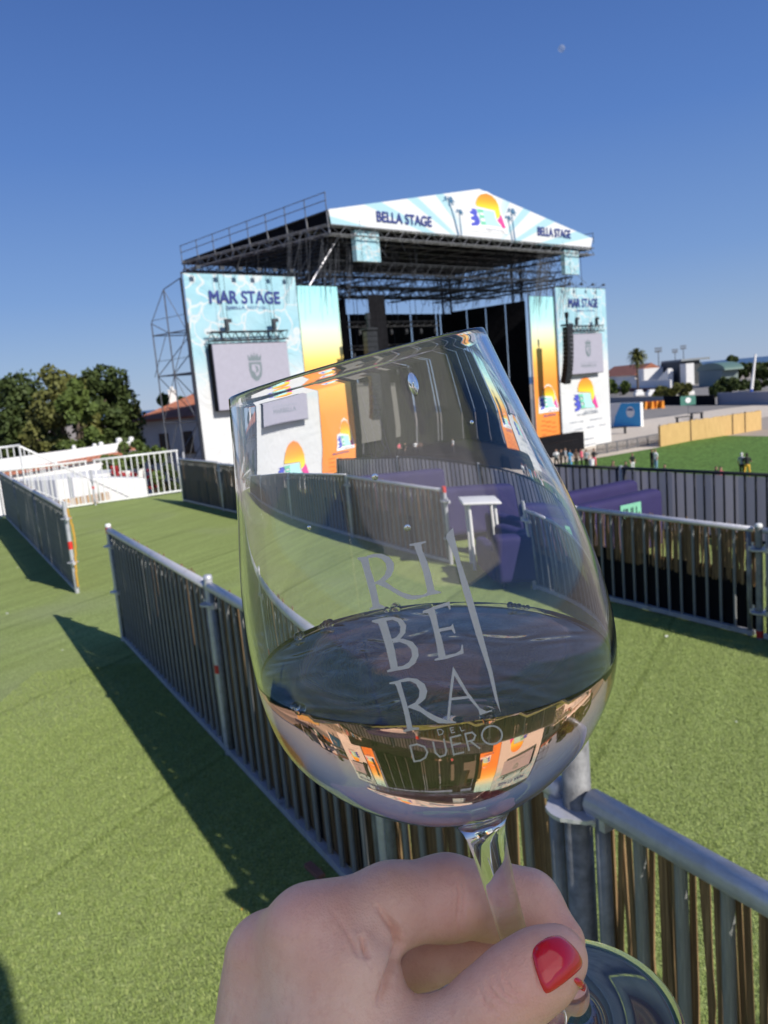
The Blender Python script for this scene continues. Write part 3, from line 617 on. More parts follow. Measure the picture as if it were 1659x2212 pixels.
# LED screens
M_led = simple('led_screen_off', (.36, .35, .42), .55, 0, .04, 3); M_crest = simple('crest_ink', (.16, .2, .22), .7)
def led(label, x0, y0, x1, y1, v, trussy, crest):
    a, b, z0_, z1_ = srect(x0, y0, x1, y1, v); T = thing('led_screen', label, 'screen', tuple(S(a, v, z0_)), 0, 'led screens on the wing banners')
    mb = MB(); mb.box((S(a, v, z0_)+S(b, v, z1_))/2+NF*.0, (b-a, .1, z1_-z0_), [E1v, NF, UZ]); obj('display', mb, M_led, T)
    mb = MB(); mb.box((S(a, v, z0_)+S(b, v, z1_))/2-NF*.26, (b-a+.16, .4, z1_-z0_+.12), [E1v, NF, UZ]); obj('housing', mb, M_black, T)
    mb = MB(); zt = SP(x0, trussy, v)[1]; zt = z1_+.55; mb.truss(S(a-.1, v, zt), S(b+.05, v, zt), .6, .05, .32); obj('hanging_truss', mb, M_steeld, T)
    for f in (.22, .85):
        mb = MB(); p = S(a+(b-a)*f, v, zt+.35); mb.box(p+UZ*.35, (.22, .3, .6), [E1v, NF, UZ]); mb.box(p+UZ*.75+E1v*.15, (.5, .2, .25), [E1v, NF, UZ])
        for s in (-.18, .12): mb.tube(p+UZ*.6+E1v*s, p+E1v*s*1.6+UZ*(TOPZ-zt), .018, 4)
        obj('hoist', mb, M_steeld, T)
    cx_ = a+(b-a)*.53; h = (z1_-z0_)
    if crest:
        k = h*.19; zc_ = z0_+h*.60
        def Q(x_, z_): return S(cx_+x_*k, v, zc_+z_*k)+NF*.06
        mb = MB(); mb.poly([Q(*p) for p in ((-.62, .55), (.62, .55), (.64, -.1), (.5, -.65), (.2, -.95), (0, -1.02), (-.2, -.95), (-.5, -.65), (-.64, -.1))], -NF*.004); obj('crest_shield', mb, M_crest, T)
        mb = MB(); mb.poly([Q(*p)+NF*.012 for p in ((-.38, .35), (.0, .38), (.42, .3), (.42, -.1), (.25, -.5), (0, -.66), (-.1, -.3), (-.38, -.1))], -NF*.004); obj('crest_field', mb, M_led, T)
        mb = MB(); mb.poly([Q(*p)+NF*.02 for p in ((-.1, .3), (.2, .2), (.3, -.15), (.0, -.4), (.02, 0))], -NF*.004); obj('crest_figure', mb, M_crest, T)
        mb = MB(); mb.poly([Q(*p) for p in ((-.6, .65), (-.68, 1.2), (-.4, .9), (-.3, 1.3), (-.1, .95), (0, 1.38), (.1, .95), (.3, 1.3), (.4, .9), (.68, 1.2), (.6, .65))], -NF*.004); obj('crest_crown', mb, M_crest, T)
        text('AYUNTAMIENTO', T, 'lettering', INKG, S(cx_-h*.38, v, z0_+h*.245)+NF*.06, E1v, UZ, h*.035, h*.76, 0)
        text('MARBELLA', T, 'lettering', M_crest, S(cx_-h*.34, v, z0_+h*.155)+NF*.06, E1v, UZ, h*.07, h*.68, .0)
    return T
led('pale led screen with a city crest on the left wing banner', 457, 744, 632, 872, -.8, 735, True)
led('pale led screen with a faint crest on the right wing banner', 1231, 722, 1303, 803, -.8, 716, True)
# gradient side banners
def gban(label, x0, ytop, x1, ybot, v, lu=None):
    v = .3
    (a, z1_) = SP(x0, ytop, v); (b, z0_) = SP(x1, ybot, v); T = thing('stage_banner', label, 'banner', tuple(S(a, v, z0_)), 0, 'sunset banners beside the stage opening')
    cloth_rect('banner_cloth', a, b, z0_, z1_, v, grad_cloth('sunset_print'), T, wav=.02)
    h = z1_-z0_; lg = logo(T, a+(b-a)*(.16 if lu is None else lu[0]), a+(b-a)*(.9 if lu is None else lu[1]), z0_+h*.195, z0_+h*.37, v, white=True)
    text('BELLA FESTIVAL', T, 'lettering', simple('purple_ink', (.2, .08, .3), .7), S(a+(b-a)*.3, v, z0_+h*.148)+NF*.06, E1v, UZ, h*.016, (b-a)*.5, .02)
    mo = simple('dark_orange_ink', (.55, .12, .02), .7)
    for k in range(10):
        mb = MB(); mb.box(S(a+(b-a)*(.28+.42*((k*7) % 3)/2), v, z0_+h*(.12-.011*k))+NF*.05, ((b-a)*random.uniform(.12, .24), .01, h*.006), [E1v, NF, UZ]); obj('small_print', mb, mo, T)
    mb = MB(); mb.tube(S(a, v+.15, z0_), S(a, v+.15, z1_+1), .06, 5); mb.tube(S(b, v+.15, z0_), S(b, v+.15, z1_+1), .06, 5); mb.tube(S(a, v+.15, z1_), S(b, v+.15, z1_), .06, 5); obj('support_frame', mb, M_steeld, T)
    return T, a, b, z0_, z1_
zb_ = -4.6
def zof(x, v, z): # pixel y where plane point has height z along column x
    lo_, hi_ = 300, 1600
    for _ in range(40):
        m_ = (lo_+hi_)/2
        if SP(x, m_, v)[1] > z: lo_ = m_
        else: hi_ = m_
    return lo_
gban('sunset gradient banner left of the stage opening, crossed by a dark loudspeaker shadow', 640, 617, 764, zof(764, .3, zb_), 3, (.45, .93))
gban('sunset gradient banner right of the stage opening', 1143, 640, 1213, zof(1213, .3, zb_), 3)
# the stage itself
ST = thing('concert_stage', 'huge covered concert stage with black interior and BELLA STAGE on its gable', 'stage', tuple(S(14, 0, GZ)))
DK = -4.5; uA, uB = SP(765, 700, 3)[0], SP(1140, 700, 3)[0]
mb = MB()
def sbox(mb, u0, u1, v0, v1, z0_, z1_):
    P = [S(u, v, z) for u in (u0, u1) for v in (v0, v1) for z in (z0_, z1_)]; mb.add(P, [(0, 1, 3, 2), (4, 6, 7, 5), (0, 4, 5, 1), (2, 3, 7, 6), (0, 2, 6, 4), (1, 5, 7, 3)])
sbox(mb, uA-3, uB+3, -1.0, 17, GZ+.05, DK); obj('stage_floor', mb, M_black, ST)
def drape(mb, u0, v0, u1, v1, z0_, z1_, n=None):
    n = n or max(4, int(math.hypot(u1-u0, v1-v0)*3)); P = []
    for i in range(n+1):
        f = i/n; p = (u0+(u1-u0)*f, v0+(v1-v0)*f+.12*math.sin(i*2.3)); P.append(p)
    for i in range(n): mb.add([S(*P[i], z0_), S(*P[i+1], z0_), S(*P[i+1], z1_), S(*P[i], z1_)], [(0, 1, 2, 3)])
ZD = 10.2; mb = MB(); vb = 13
cuts = [uA-2, uA+4.2, uA+9.5, uA+13.5, uA+18.5, uA+22.5, uB-1.5, uB+2]
for i in range(len(cuts)-1): drape(mb, cuts[i]+.06, vb, cuts[i+1]-.06, vb, DK, ZD-.2)
sbx = [(uA-.35, uA+1.5), (uB-.7, uB+.3)]
for a_, b_ in sbx: m3 = MB(); drape(m3, a_, .9, b_, .9, DK, ZD); obj('leg_drape', m3, M_black, ST, True)
obj('back_drapes', mb, M_black, ST, True)
mb = MB(); vv = [3.3, 5.8, 8.3, 10.8, 13]
for i in range(4): drape(mb, uB+.3, vv[i]+.1, uB+.3, vv[i+1]-.1, DK, ZD)
obj('side_drape', mb, M_black, ST, True); mb = MB()
for i in range(4): drape(mb, uA-.4, vv[i]+.1, uA-.4, vv[i+1]-.1, DK, ZD)
obj('side_drape', mb, M_black, ST, True)
mb = MB(); sbox(mb, uA+7, uB-10, 12.2, 12.5, DK+2.2, DK+9); obj('back_screen', mb, simple('grey_led_wall', (.13, .125, .115), .7), ST)
mb = MB(); ur_, zr_ = SP(1254, 950, -2.6); sbox(mb, ur_-8, ur_, -2.6, -1.4, zr_-1.5, zr_+.1); obj('subwoofer_ramp', mb, M_black, ST)
# roof
RZ = 15.0
fa, fz = SP(709, 452, -1.2); fa2, fz2 = SP(716, 486, -1.2); pk, pz = SP(1035, 408, -1.2); fb, fbz = SP(1280, 515, -1.2); fb2, fbz2 = SP(1275, 540, -1.2)
VB = 17.0
M_gable = None
m, t = newmat('gable_print', rough=.75); uvn = t.new('ShaderNodeTexCoord').outputs['UV']; sep = t.new('ShaderNodeSeparateXYZ'); t.link(uvn, sep.inputs[0])
an = t.mth('ARCTAN2', t.mth('ADD', sep.outputs['Y'], .1), sep.outputs['X']); sn = t.mth('SINE', t.mth('MULTIPLY', an, 22.))
rayc = t.mix(t.ramp(sn, [(.45, (0,)*3), (.55, (1,)*3)]), (.64, .66, .67), (.36, .57, .64)); rr_ = t.mth('ABSOLUTE', sep.outputs['X'])
t.link(t.mix(t.ramp(rr_, [(.06, (1,)*3), (.13, (0,)*3)]), rayc, (.64, .66, .67)), t.b.inputs['Base Color']); t.bump(t.noise(uvn, 9, 3), .15, .1); M_gable = m
mb = MB(); cl = [(fa, fz), (fa2, fz2), (fb2, fbz2), (fb, fbz), (pk, pz)]
vsg = [S(u, -1.2, z) for u, z in cl]; mb.poly(vsg, -NF*.05); lu = fb-fa
uvg = [((u-pk)/lu*1.0, (z-fz2)/(pz-fz2)*.22) for u, z in cl]*2
gb = obj('gable_banner', mb, M_gable, ST, uv=uvg)
lg = logo(ST, SP(1015, 490, -1.2)[0], SP(1092, 490, -1.2)[0], SP(1045, 493, -1.2)[1], SP(1045, 417, -1.2)[1], -1.2, white=True)
def gtext(x0, x1, y0, y1, ym):
    a, z1_ = SP(x0, y0, -1.2); b, _ = SP(x1, ym, -1.2); z0_ = SP(x0, y1, -1.2)[1]; text('BELLA STAGE', ST, 'gable_lettering', NAVY, S(a, -1.2, z0_)+NF*.06, E1v, UZ, z1_-z0_, b-a, .035)
gtext(812, 931, 456, 478, 480); gtext(1160, 1231, 490, 508, 500)
def palm_print(x, y0, y1, lean):
    u0, z0_ = SP(x, y1, -1.2); _, z1_ = SP(x, y0, -1.2); H = z1_-z0_; mb = MB()
    def q(a, b): return S(u0+a*H, -1.2, z0_+b*H)+NF*.05
    mb.poly([q(-.03, 0), (q(.03, 0)), q(.02+lean*.5, .5), q(.012+lean, .9), q(-.012+lean, .9), q(-.02+lean*.5, .5)], -NF*.004)
    for k in range(8):
        a = k*.8; c_, s_ = math.cos(a), math.sin(a)
        mb.poly([q(lean, .9), q(lean+c_*.13-s_*.03, .9+s_*.09+.03), q(lean+c_*.26, .9+s_*.13-.06), q(lean+c_*.13+s_*.03, .9+s_*.09-.02)], -NF*.004)
    return obj('palm_print', mb, simple('palm_ink', (.05, .16, .3), .7), ST)
palm_print(990, 426, 508, -.3); palm_print(996, 452, 508, -.03); palm_print(1112, 450, 522, -.1); palm_print(1106, 466, 520, -.2)
M_roof = simple('dark_roof_membrane', (.03, .03, .032), .8, 0, .3, .5)
mb = MB(); A_ = [S(fa, -1.15, fz), S(pk, -1.15, pz), S(fb, -1.15, fbz)]; bz1, bzp, bz2 = fz2+.25, pz-1.2, fbz2+.25; Bk = [S(fa, VB, bz1), S(pk, VB, bzp), S(fb, VB, bz2)]; dz = np.array([0, 0, -.12])
for i in range(2): P = [A_[i], A_[i+1], Bk[i+1], Bk[i]]; mb.add(P+[p+dz for p in P], [(0, 1, 2, 3), (7, 6, 5, 4), (0, 4, 5, 1), (1, 5, 6, 2), (2, 6, 7, 3), (3, 7, 4, 0)])
obj('roof_membrane', mb, M_roof, ST)
mb = MB(); mb.add([S(fa+.15, -1.1, fz2-.1), S(fa+.15, VB, fz2-.1), S(fa+.15, VB, bz1), S(fa+.15, -1.1, fz-.12), S(fb-.15, -1.1, fz2-.1), S(fb-.15, VB, fz2-.1), S(fb-.15, VB, bz2), S(fb-.15, -1.1, fbz-.12)], [(0, 1, 2, 3), (7, 6, 5, 4)]); V8 = mb.v; m1 = MB(); m1.add(V8[:4], [(0, 1, 2, 3)]); obj('eave_skirt', m1, M_black, ST); m2 = MB(); m2.add(V8[4:], [(3, 2, 1, 0)]); obj('eave_skirt', m2, M_black, ST)
mb = MB(); sbox(mb, fa2+.3, fb2-.3, -1.0, VB, fz2+.05, fz2+.2); obj('roof_ceiling', mb, M_black, ST)
mb = MB()
for v in np.linspace(-.9, VB, 8):
    mb.tube(S(fa, v, fz2), S(fb, v, fz2), .07, 4)
for u in np.linspace(fa, fb, 9): mb.tube(S(u, -1, fz2-.05), S(u, VB, fz2-.05), .06, 4)
for v in (-1.0, VB): mb.truss(S(fa, v, fz2-.35), S(fb, v, fz2-.35), .7, .06, .8)
for u in (fa+.2, fb-.2): mb.truss(S(u, -1, fz2-.3), S(u, VB, fz2-.3), .7, .06, .8)
# eave triangular edge structure
for v in np.linspace(-1, VB, 9): mb.tube(S(fa, v, fz+(bz1-fz)*(v+1)/(VB+1)), S(fa+.1, v, fz2-.6), .07, 4)
obj('roof_truss', mb, simple('roof_truss_steel', (.24, .245, .26), .55, .5, .3, 2), ST)
# railing along the left eave
mb = MB()
for k, v in enumerate(np.linspace(-1.1, VB, 9)): ze = fz+(bz1-fz)*(v+1.1)/(VB+1.1); mb.tube(S(fa-.1, v, ze-.1), S(fa-.1, v, ze+1.35), .04, 4)
for h in (.7, 1.3): mb.tube(S(fa-.1, -1.1, fz+h), S(fa-.1, VB, bz1+h), .035, 4)
obj('roof_railing', mb, M_steel, ST); mb = MB()
for k, v in enumerate(np.linspace(-1.1, VB, 9)): mb.tube(S(fb+.3, v, fbz-.5), S(fb+.3, v, fbz+.6), .04, 4)
for h in (.0, .6): mb.tube(S(fb+.3, -1.1, fbz+h), S(fb+.3, VB, fbz+h), .035, 4)
obj('roof_railing', mb, M_steel, ST)
# corner boxes
mw = wave_cloth('corner_print', 1.3, -.2, -.1, 2.2, 2.0)
for x0, y0, x1, y1 in ((766, 496, 823, 566), (1219, 538, 1252, 593)):
    a, b, z0_, z1_ = srect(x0, y0, x1, y1, -.9); P = [S(u, v, z) for v in (-.9, -.45) for u, z in ((a, z0_), (b, z0_), (b, z1_), (a, z1_))]
    mb = MB(); mb.add(P, [(0, 1, 2, 3), (7, 6, 5, 4), (0, 4, 5, 1), (1, 5, 6, 2), (2, 6, 7, 3), (3, 7, 4, 0)]); obj('corner_banner', mb, mw, ST, uv=[(0, 0), (1, 0), (1, 1), (0, 1)]*2)
# towers, cross trusses, bracing
mb = MB()
for u in (uA-1.6, uB+1.6):
    for v in (5.2, 14.5): mb = MB(); mb.truss(S(u, v, GZ), S(u, v, fz2), 1.0, .07, 1.1); obj('tower', mb, M_steeld, ST)
mb = MB(); zc1 = ZD+1.6
for v, zz in ((1.0, zc1+.6), (4.5, zc1), (8.5, zc1-.2), (13, zc1+.3), (16, zc1+.8)): mb.truss(S(uA-5.5, v, zz), S(uB+3, v, zz), .9, .05, .8)
for u in (fa+1, fa+3, uA-5, uA-1.2, uA+6, uB-6, uB+1.2, uB+4.5): mb.truss(S(u, .5, zc1+.2), S(u, 16, zc1+.2), .8, .045, .8)
obj('cross_truss', mb, M_steeld, ST)
mb = MB()
for u in np.linspace(fa+.6, fb-.6, 20):
    for v0, v1 in ((0.5, 2.5), (16, 14), (8, 9.5)): mb.tube(S(u, v0, fz2-.4), S(u+random.uniform(-1.3, 1.3), v1, zc1+random.uniform(-.9, .3)), .028, 3, cap=False)
for v in np.linspace(0, 16.5, 13):
    for u, k in ((fa+.5, 1), (fb-.5, -1)):
        mb.tube(S(u, v, fz2-.4), S(u+k*random.uniform(1, 4), v+random.uniform(-1.5, 1.5), zc1-random.uniform(.3, 1.6)), .03, 3, cap=False)
        mb.tube(S(u-k*1.0, v, zc1-.2), S(u+k*2, v+1.5, fz2-.4), .028, 3, cap=False)
for k in range(46):
    u = random.uniform(uB-1, uB+6); v = random.uniform(.5, 15); mb.tube(S(u, v, fz2-.4), S(u+random.uniform(-3.0, -.4), v, zc1-random.uniform(.5, 3)), .024, 3, cap=False)
for k in range(60):
    u = random.uniform(uA-7, uA+3); v = random.uniform(.5, 15); mb.tube(S(u, v, fz2-.4), S(u+random.uniform(-2.4, .4), v, zc1-random.uniform(.2, 2.6)), .022, 3, cap=False)
for k in range(330):
    u = random.uniform(fa+.2, uA+5); v = random.uniform(-.5, 16.5); mb.tube(S(u, v, fz2-.2), S(u+random.uniform(-1.2, 1.2), v+random.uniform(-2, 2), fz2-random.uniform(1.2, 3.4)), .02, 3, cap=False)
for k in range(200):
    u = random.uniform(uB-6, fb-.3); v = random.uniform(-.5, 16.5); mb.tube(S(u, v, fz2-.2), S(u+random.uniform(-2.2, -.4), v+random.uniform(-2, 2), fz2-random.uniform(1.5, 4.6)), .022, 3, cap=False)
for k in range(26):
    u = random.uniform(SP(600, 640, -.3)[0], SP(756, 640, -.3)[0]); z = random.uniform(8.2, 11.5); mb.tube(S(u, -.4, z), S(u+random.uniform(.4, 1.6), -.1, fz2-.4), .017, 3, cap=False)
for k in range(34):
    u = random.uniform(SP(1150, 640, -.5)[0], SP(1226, 640, -.5)[0]); z = random.uniform(7.5, 10.5); mb.tube(S(u, -.5, z), S(u+random.uniform(1.2, 3), -.2, fz2-.4), .017, 3, cap=False)
for k in range(9):
    z = fz2-.9-.27*k; mb.tube(S(fa+.3, 0, z), S(fa+.3+.35*k, 16, z), .025, 3, cap=False); mb.tube(S(fa+.5, 2+1.6*k, fz2-1.3-.12*k), S(fb-.5, 2+1.6*k, fz2-1.3-.12*k), .028, 3, cap=False)
obj('bracing', mb, M_steeld, ST)
# diagonal pale tubes near the left box
mb = MB(); a1 = SP(735, 505, .5); a2 = SP(655, 640, .5); mb.tube(S(a1[0], .5, a1[1]), S(a2[0], .5, a2[1]), .07, 6); b1 = SP(668, 440, .3); b2 = SP(672, 575, .3); obj('diagonal_brace', mb, M_galv, ST)
# lighting rig and lamps
rig = thing('lighting_truss', 'black truss carrying a row of stage lamps under the roof', 'truss', tuple(S(uA+1, 8, ZD-2)))
mb = MB(); mb.truss(S(uA+2.5, 8, ZD-1.8), S(uB-8, 8, ZD-1.8), .5, .045, .5); mb.truss(S(uA+2.5, 11, ZD-3.8), S(uB-8, 11, ZD-3.8), .4, .04, .5); obj('truss_bars', mb, simple('alu_truss', (.2, .2, .21), .4, .7), rig)
for u in np.linspace(uA+3, uB-8.5, 6):
    mb = MB(); mb.tube(S(u, 8, ZD-1.6), S(u, 8, zc1), .03, 4); obj('hanging_chain', mb, M_steeld, rig); mb = MB(); mb.tube(S(u, 11, ZD-3.6), S(u, 11, zc1), .025, 4); obj('hanging_chain', mb, M_steeld, rig)
lamp = thing('stage_lamp', 'stage lamp at the left end of the upper lamp row', 'stage lamp', group='moving head lamps hanging under the stage roof')
mb = MB(); mb.box((0, 0, -.1), (.3, .3, .2)); obj('yoke', mb, M_black, lamp)
mb = MB(); mb.lathe([(0, -.22), (.14, -.24), (.19, -.45), (.2, -.72)], 14, (0, 0, 0)); obj('lamp_head', mb, M_dark, lamp, True)
mb = MB(); mb.lathe([(.19, -.715), (.1, -.74), (0, -.75)], 14, (0, 0, 0)); obj('lens', mb, simple('lamp_lens', (.7, .68, .72), .12, .3), lamp, True)
names = ['second', 'third', 'fourth', 'fifth', 'sixth', 'seventh']
for r_, (v, z, word) in enumerate(((7.6, ZD-2.1, 'upper'), (10.6, ZD-4.05, 'lower'))):
    for k, u in enumerate(np.linspace(uA+3.2, uB-9, 7)):
        p = tuple(S(u, v, z))
        if r_ == 0 and k == 0: lamp.location = p; continue
        dup(lamp, p, 0, ('stage lamp at the left end of the lower lamp row' if k == 0 else '%s stage lamp from the left in the %s lamp row' % (names[k-1], word)))
# line arrays
def array(label, x, ytop, v, n, lean, w_=1.1, h_=.36):
    u, z = SP(x, ytop, v); T = thing('line_array', label, 'loudspeaker', tuple(S(u, v, z)), 0, 'hanging line arrays')
    p = S(u, v, z); a = 0.02
    mb = MB(); mb.box(p+UZ*.18, (w_, .9, .16), [E1v, NF, UZ]); mb.box(p+UZ*.6, (.18, .18, .7), [E1v, NF, UZ]); mb.tube(p+UZ*.6, np.array([p[0], p[1], fz2]), .012, 4); mb.box(p+UZ*1.2, (.3, .3, .5), [E1v, NF, UZ]); obj('rigging_frame', mb, M_dark, T)
    for k in range(n):
        dn_ = -UZ*math.cos(a)-NF*math.sin(a)*1.0; q = p+dn_*h_/2; fr = NF*math.cos(a)-UZ*math.sin(a)*1.0
        mb = MB(); wv = []
        for sx, ww in ((.5, 1), (-.5, .62)):
            for i, j in ((-1, -1), (1, -1), (1, 1), (-1, 1)): wv.append(q+fr*sx*.75+E1v*i*w_/2*ww+dn_*j*h_*.46)
        mb.add(wv, [(0, 1, 2, 3), (7, 6, 5, 4), (0, 4, 5, 1), (1, 5, 6, 2), (2, 6, 7, 3), (3, 7, 4, 0)]); obj('speaker_cabinet', mb, M_dark, T)
        p = p+dn_*h_; a += lean*(k/n)**1.2
    return T
array('black curved line array hanging before the right sunset banner', 1225, 706, -3.3, 14, .058, 1.0, .41)
array('dark line array hanging behind the glass rim, left in the stage opening', 797, 716, -3.3, 14, .05, 1.1, .41)
# flood lamps on top of left wing
for k, f in enumerate((.06, .25, .4, .56, .7, .85)):
    p = S(uL1*f*1.05, -.2, TOPZ+.05); mb = MB(); mb.tube(p, p+NF*.7+UZ*.25, .025, 4); mb.box(p+NF*.8+UZ*.22, (.35, .18, .22), [E1v, NF, UZ])
    mb.tube(p+NF*.05, p+NF*.05-UZ*.7, .012, 3)
    tag(obj('flood_lamp', mb, M_steeld, loc=tuple(p)), '%s flood lamp from the left on top of the left wing banner' % ('first', 'second', 'third', 'fourth', 'fifth', 'last')[k], 'flood lamp', 'flood lamps over the wing banners')
for k, f in enumerate((.12, .35, .58, .8)):
    p = S(uR0+(uR1-uR0)*f, -.2, zR+.05); mb = MB(); mb.tube(p, p+NF*.7+UZ*.2, .025, 4); mb.box(p+NF*.8+UZ*.2, (.35, .18, .22), [E1v, NF, UZ])
    tag(obj('flood_lamp', mb, M_steeld, loc=tuple(p)), '%s flood lamp from the left on top of the right wing banner' % ('first', 'second', 'third', 'last')[k], 'flood lamp', 'flood lamps over the wing banners')

# ------------------------------------------------------------------ trees and plants
def leaf_cloud(mb, c, rad, n, size, rs, squash=1.):
    """clumps of leaf-sized faces spread over an uneven crown"""
    nc = max(14, n//160); cents = []
    for _ in range(nc):
        d = rs.normal(size=3); d /= np.linalg.norm(d); rr_ = rs.uniform(.45, 1.0)**.6
        cents.append((c+d*rad*rr_*.82, rs.uniform(.2, .36)*min(rad)))
    for _ in range(n):
        cc, cr = cents[rs.integers(nc)]; d = rs.normal(size=3); d /= np.linalg.norm(d)
        p = cc+d*cr*rs.uniform(.55, 1.05); a = rs.normal(size=3); a = a+d*.8; a /= np.linalg.norm(a); b = np.cross(a, rs.normal(size=3)); b /= np.linalg.norm(b); e = np.cross(a, b); s = size*rs.uniform(.6, 1.3)
        mb.v += [tuple(p+b*s), tuple(p+e*s*.7), tuple(p-b*s), tuple(p-e*s*.7)]; k = len(mb.v); mb.f.append((k-4, k-3, k-2, k-1)); mb.mi.append(0)
def tree(label, x, y, h, r, mat, n=5000, leaf=.22, seed=0, trunk=.3, z=GZ, group='trees around the grounds', name='leafy_tree', low=.35, cat='tree'):
    rs = np.random.default_rng(seed); T = thing(name, label, cat, (x, y, z), 0, group)
    mb = MB(); top = np.array([x, y, z+h*.7]); b0_ = np.array([x, y, z-.1]); mid = (b0_+top)/2+np.array([rs.normal()*.2, rs.normal()*.2, 0])
    mb.tube(b0_, mid, .035*h*trunk/.3, 8, .022*h); mb.tube(mid, top, .022*h, 8, .008*h)
    for k in range(8):
        s_ = mid+(top-mid)*rs.uniform(0, .8); d = rs.normal(size=3); d[2] = abs(d[2])*.6; d /= np.linalg.norm(d); mb.tube(s_, s_+d*r*.8, .009*h, 5, .002*h)
    obj('trunk', mb, M_bark, T); mb = MB()
    leaf_cloud(mb, np.array([x, y, z+h*(low+1)/2]), np.array([r, r, h*(1-low)/2]), n, leaf, rs); obj('crown', mb, mat, T)
    return T
TR = 'large trees left of the stage'
def ptree(label, x, ytop, ybase_d, wpx, mat, seed, n=7000, leaf=.2, low=.12, **k):
    r_ = ray(x, ytop); s = ybase_d/r_[1]; P = CAM+r_*s; h = P[2]-GZ; rad = wpx/2/FPX*np.linalg.norm(r_*s)
    return tree(label, P[0], P[1], h, rad, mat, n, leaf, seed, low=low, **k)
ptree('dark green tree at the left picture edge', 40, 758, 66, 170, M_leafd, 1, 9000, group=TR)
ptree('broad olive green tree second from the left edge', 112, 768, 60, 150, M_leafo, 2, 8000, group=TR)
ptree('tallest dark green tree left of the house', 210, 750, 64, 138, M_leafd, 3, 10000, group=TR)
ptree('bright green tree between the two dark ones', 150, 788, 56, 90, M_leafg, 4, 5000, group=TR)
ptree('olive tree at the right end of the row, beside the house roof', 262, 822, 82, 90, M_leafo, 5, 5000, group=TR)
ptree('low tree behind the house roof, left of its chimney', 352, 836, 95, 66, M_leafg, 6, 4000, leaf=.3)
ptree('dark tree behind the house roof, right of its chimney', 402, 836, 100, 56, M_leafd, 7, 4000, leaf=.3)
ptree('dark tree beyond the left picture edge', -60, 800, 62, 160, M_leafd, 8, 5000, group=TR)

# ------------------------------------------------------------------ white house and walls (left)
def vbox(name, P, thick, h, mat, parent=None, **k): pass
hd = 72.
def at(x, y, d): r = ray(x, y); s = d/r[1]; return CAM+r*s      # photo point at world distance y=d
H = thing('white_house', 'white house with red tiled roof and an arched door beside the stage', 'house', tuple(at(290, 990, hd)))
pA = at(298, 908, 70); pB = at(372, 908, 70); pB = np.array([pA[0]+4.2, 71.5, pA[2]]); eave = pA[2]
hx = np.array([.98, .2, 0]); hy = np.array([-.2, .98, 0])
W0 = np.array([pA[0], pA[1], GZ]); hh = eave-GZ
mb = MB(); Lh, Dh = 17., 11.
mb.box(W0+hx*Lh/2+hy*Dh/2+UZ*hh/2, (Lh, Dh, hh), [hx, hy, UZ]); obj('wall', mb, M_wall, H)
mb = MB(); o_ = .6; c0 = W0-hx*o_-hy*o_+UZ*hh; c1 = c0+hx*(Lh+2*o_); c2 = c1+hy*(Dh+2*o_); c3 = c0+hy*(Dh+2*o_); r0 = c0+hx*7+hy*(Dh/2+o_)+UZ*2.5; r1 = c1-hx*5.2+hy*(Dh/2+o_)+UZ*2.5
mb.add([c0, c1, c2, c3, r0, r1, c0-UZ*.2, c1-UZ*.2, c2-UZ*.2, c3-UZ*.2], [(0, 1, 5, 4), (1, 2, 5), (2, 3, 4, 5), (3, 0, 4), (6, 7, 1, 0), (7, 8, 2, 1), (8, 9, 3, 2), (9, 6, 0, 3), (6, 9, 8, 7)])
rf = obj('roof', mb, M_tile, H)
mb = MB(); ch = c0+hx*3.6+hy*(Dh/2)+UZ*1.5; mb.box(ch+UZ*.1, (.7, .7, 1.6), [hx, hy, UZ]); mb.box(ch+UZ*.95, (.85, .85, .1), [hx, hy, UZ]); mb.box(ch+UZ*1.15, (.3, .3, .3), [hx, hy, UZ]); co_ = obj('chimney', mb, M_white, H)
M_glassd = simple('dark_window_glass', (.03, .02, .018), .2, 0, .3, 1); M_ochre = simple('ochre_trim', (.3, .2, .09), .85)
def win(u, z, w_, h_):
    mb = MB(); c = W0+hx*u+UZ*(z)-hy*.02; mb.box(c+hy*.0, (w_, .08, h_), [hx, hy, UZ]); f = obj('window', mb, simple('brown_shutter', (.12, .06, .03), .7), H)
    mb = MB(); mb.box(c-hy*.045, (w_*.7, .02, h_*.85), [hx, hy, UZ]); p = obj('pane', mb, M_glassd, H); p.parent = f
    mb = MB(); mb.box(c-UZ*(h_/2+.06)-hy*.08, (w_+.3, .2, .12), [hx, hy, UZ]); p = obj('sill', mb, M_ochre, H); p.parent = f
for u, w_ in ((2.0, .8), (4.1, .8), (9.6, 1.5), (12.0, 1.5)): win(u, hh-2.3, w_, 1.9)
mb = MB(); cc = W0+hx*7.2+UZ*(hh-6.3)
for R1, R0, m_, nm, dy in ((2.6, 2.25, M_ochre, 'arch_trim', .12), (2.2, 0, M_glassd, 'arch_door', .05)):
    mb = MB(); pts = [cc+hx*R1*math.cos(a)+UZ*R1*math.sin(a)-hy*dy for a in np.linspace(0, math.pi, 20)]
    if R0: pts += [cc+hx*R0*math.cos(a)+UZ*R0*math.sin(a)-hy*dy for a in np.linspace(math.pi, 0, 20)]
    else: pts += [cc-hx*R1-UZ*2.2-hy*dy, cc+hx*R1-UZ*2.2-hy*dy]
    mb.poly(pts, hy*.04); obj(nm, mb, m_, H)
mb = MB(); pp = W0+hx*.3-hy*.5+UZ*(hh-2.9)
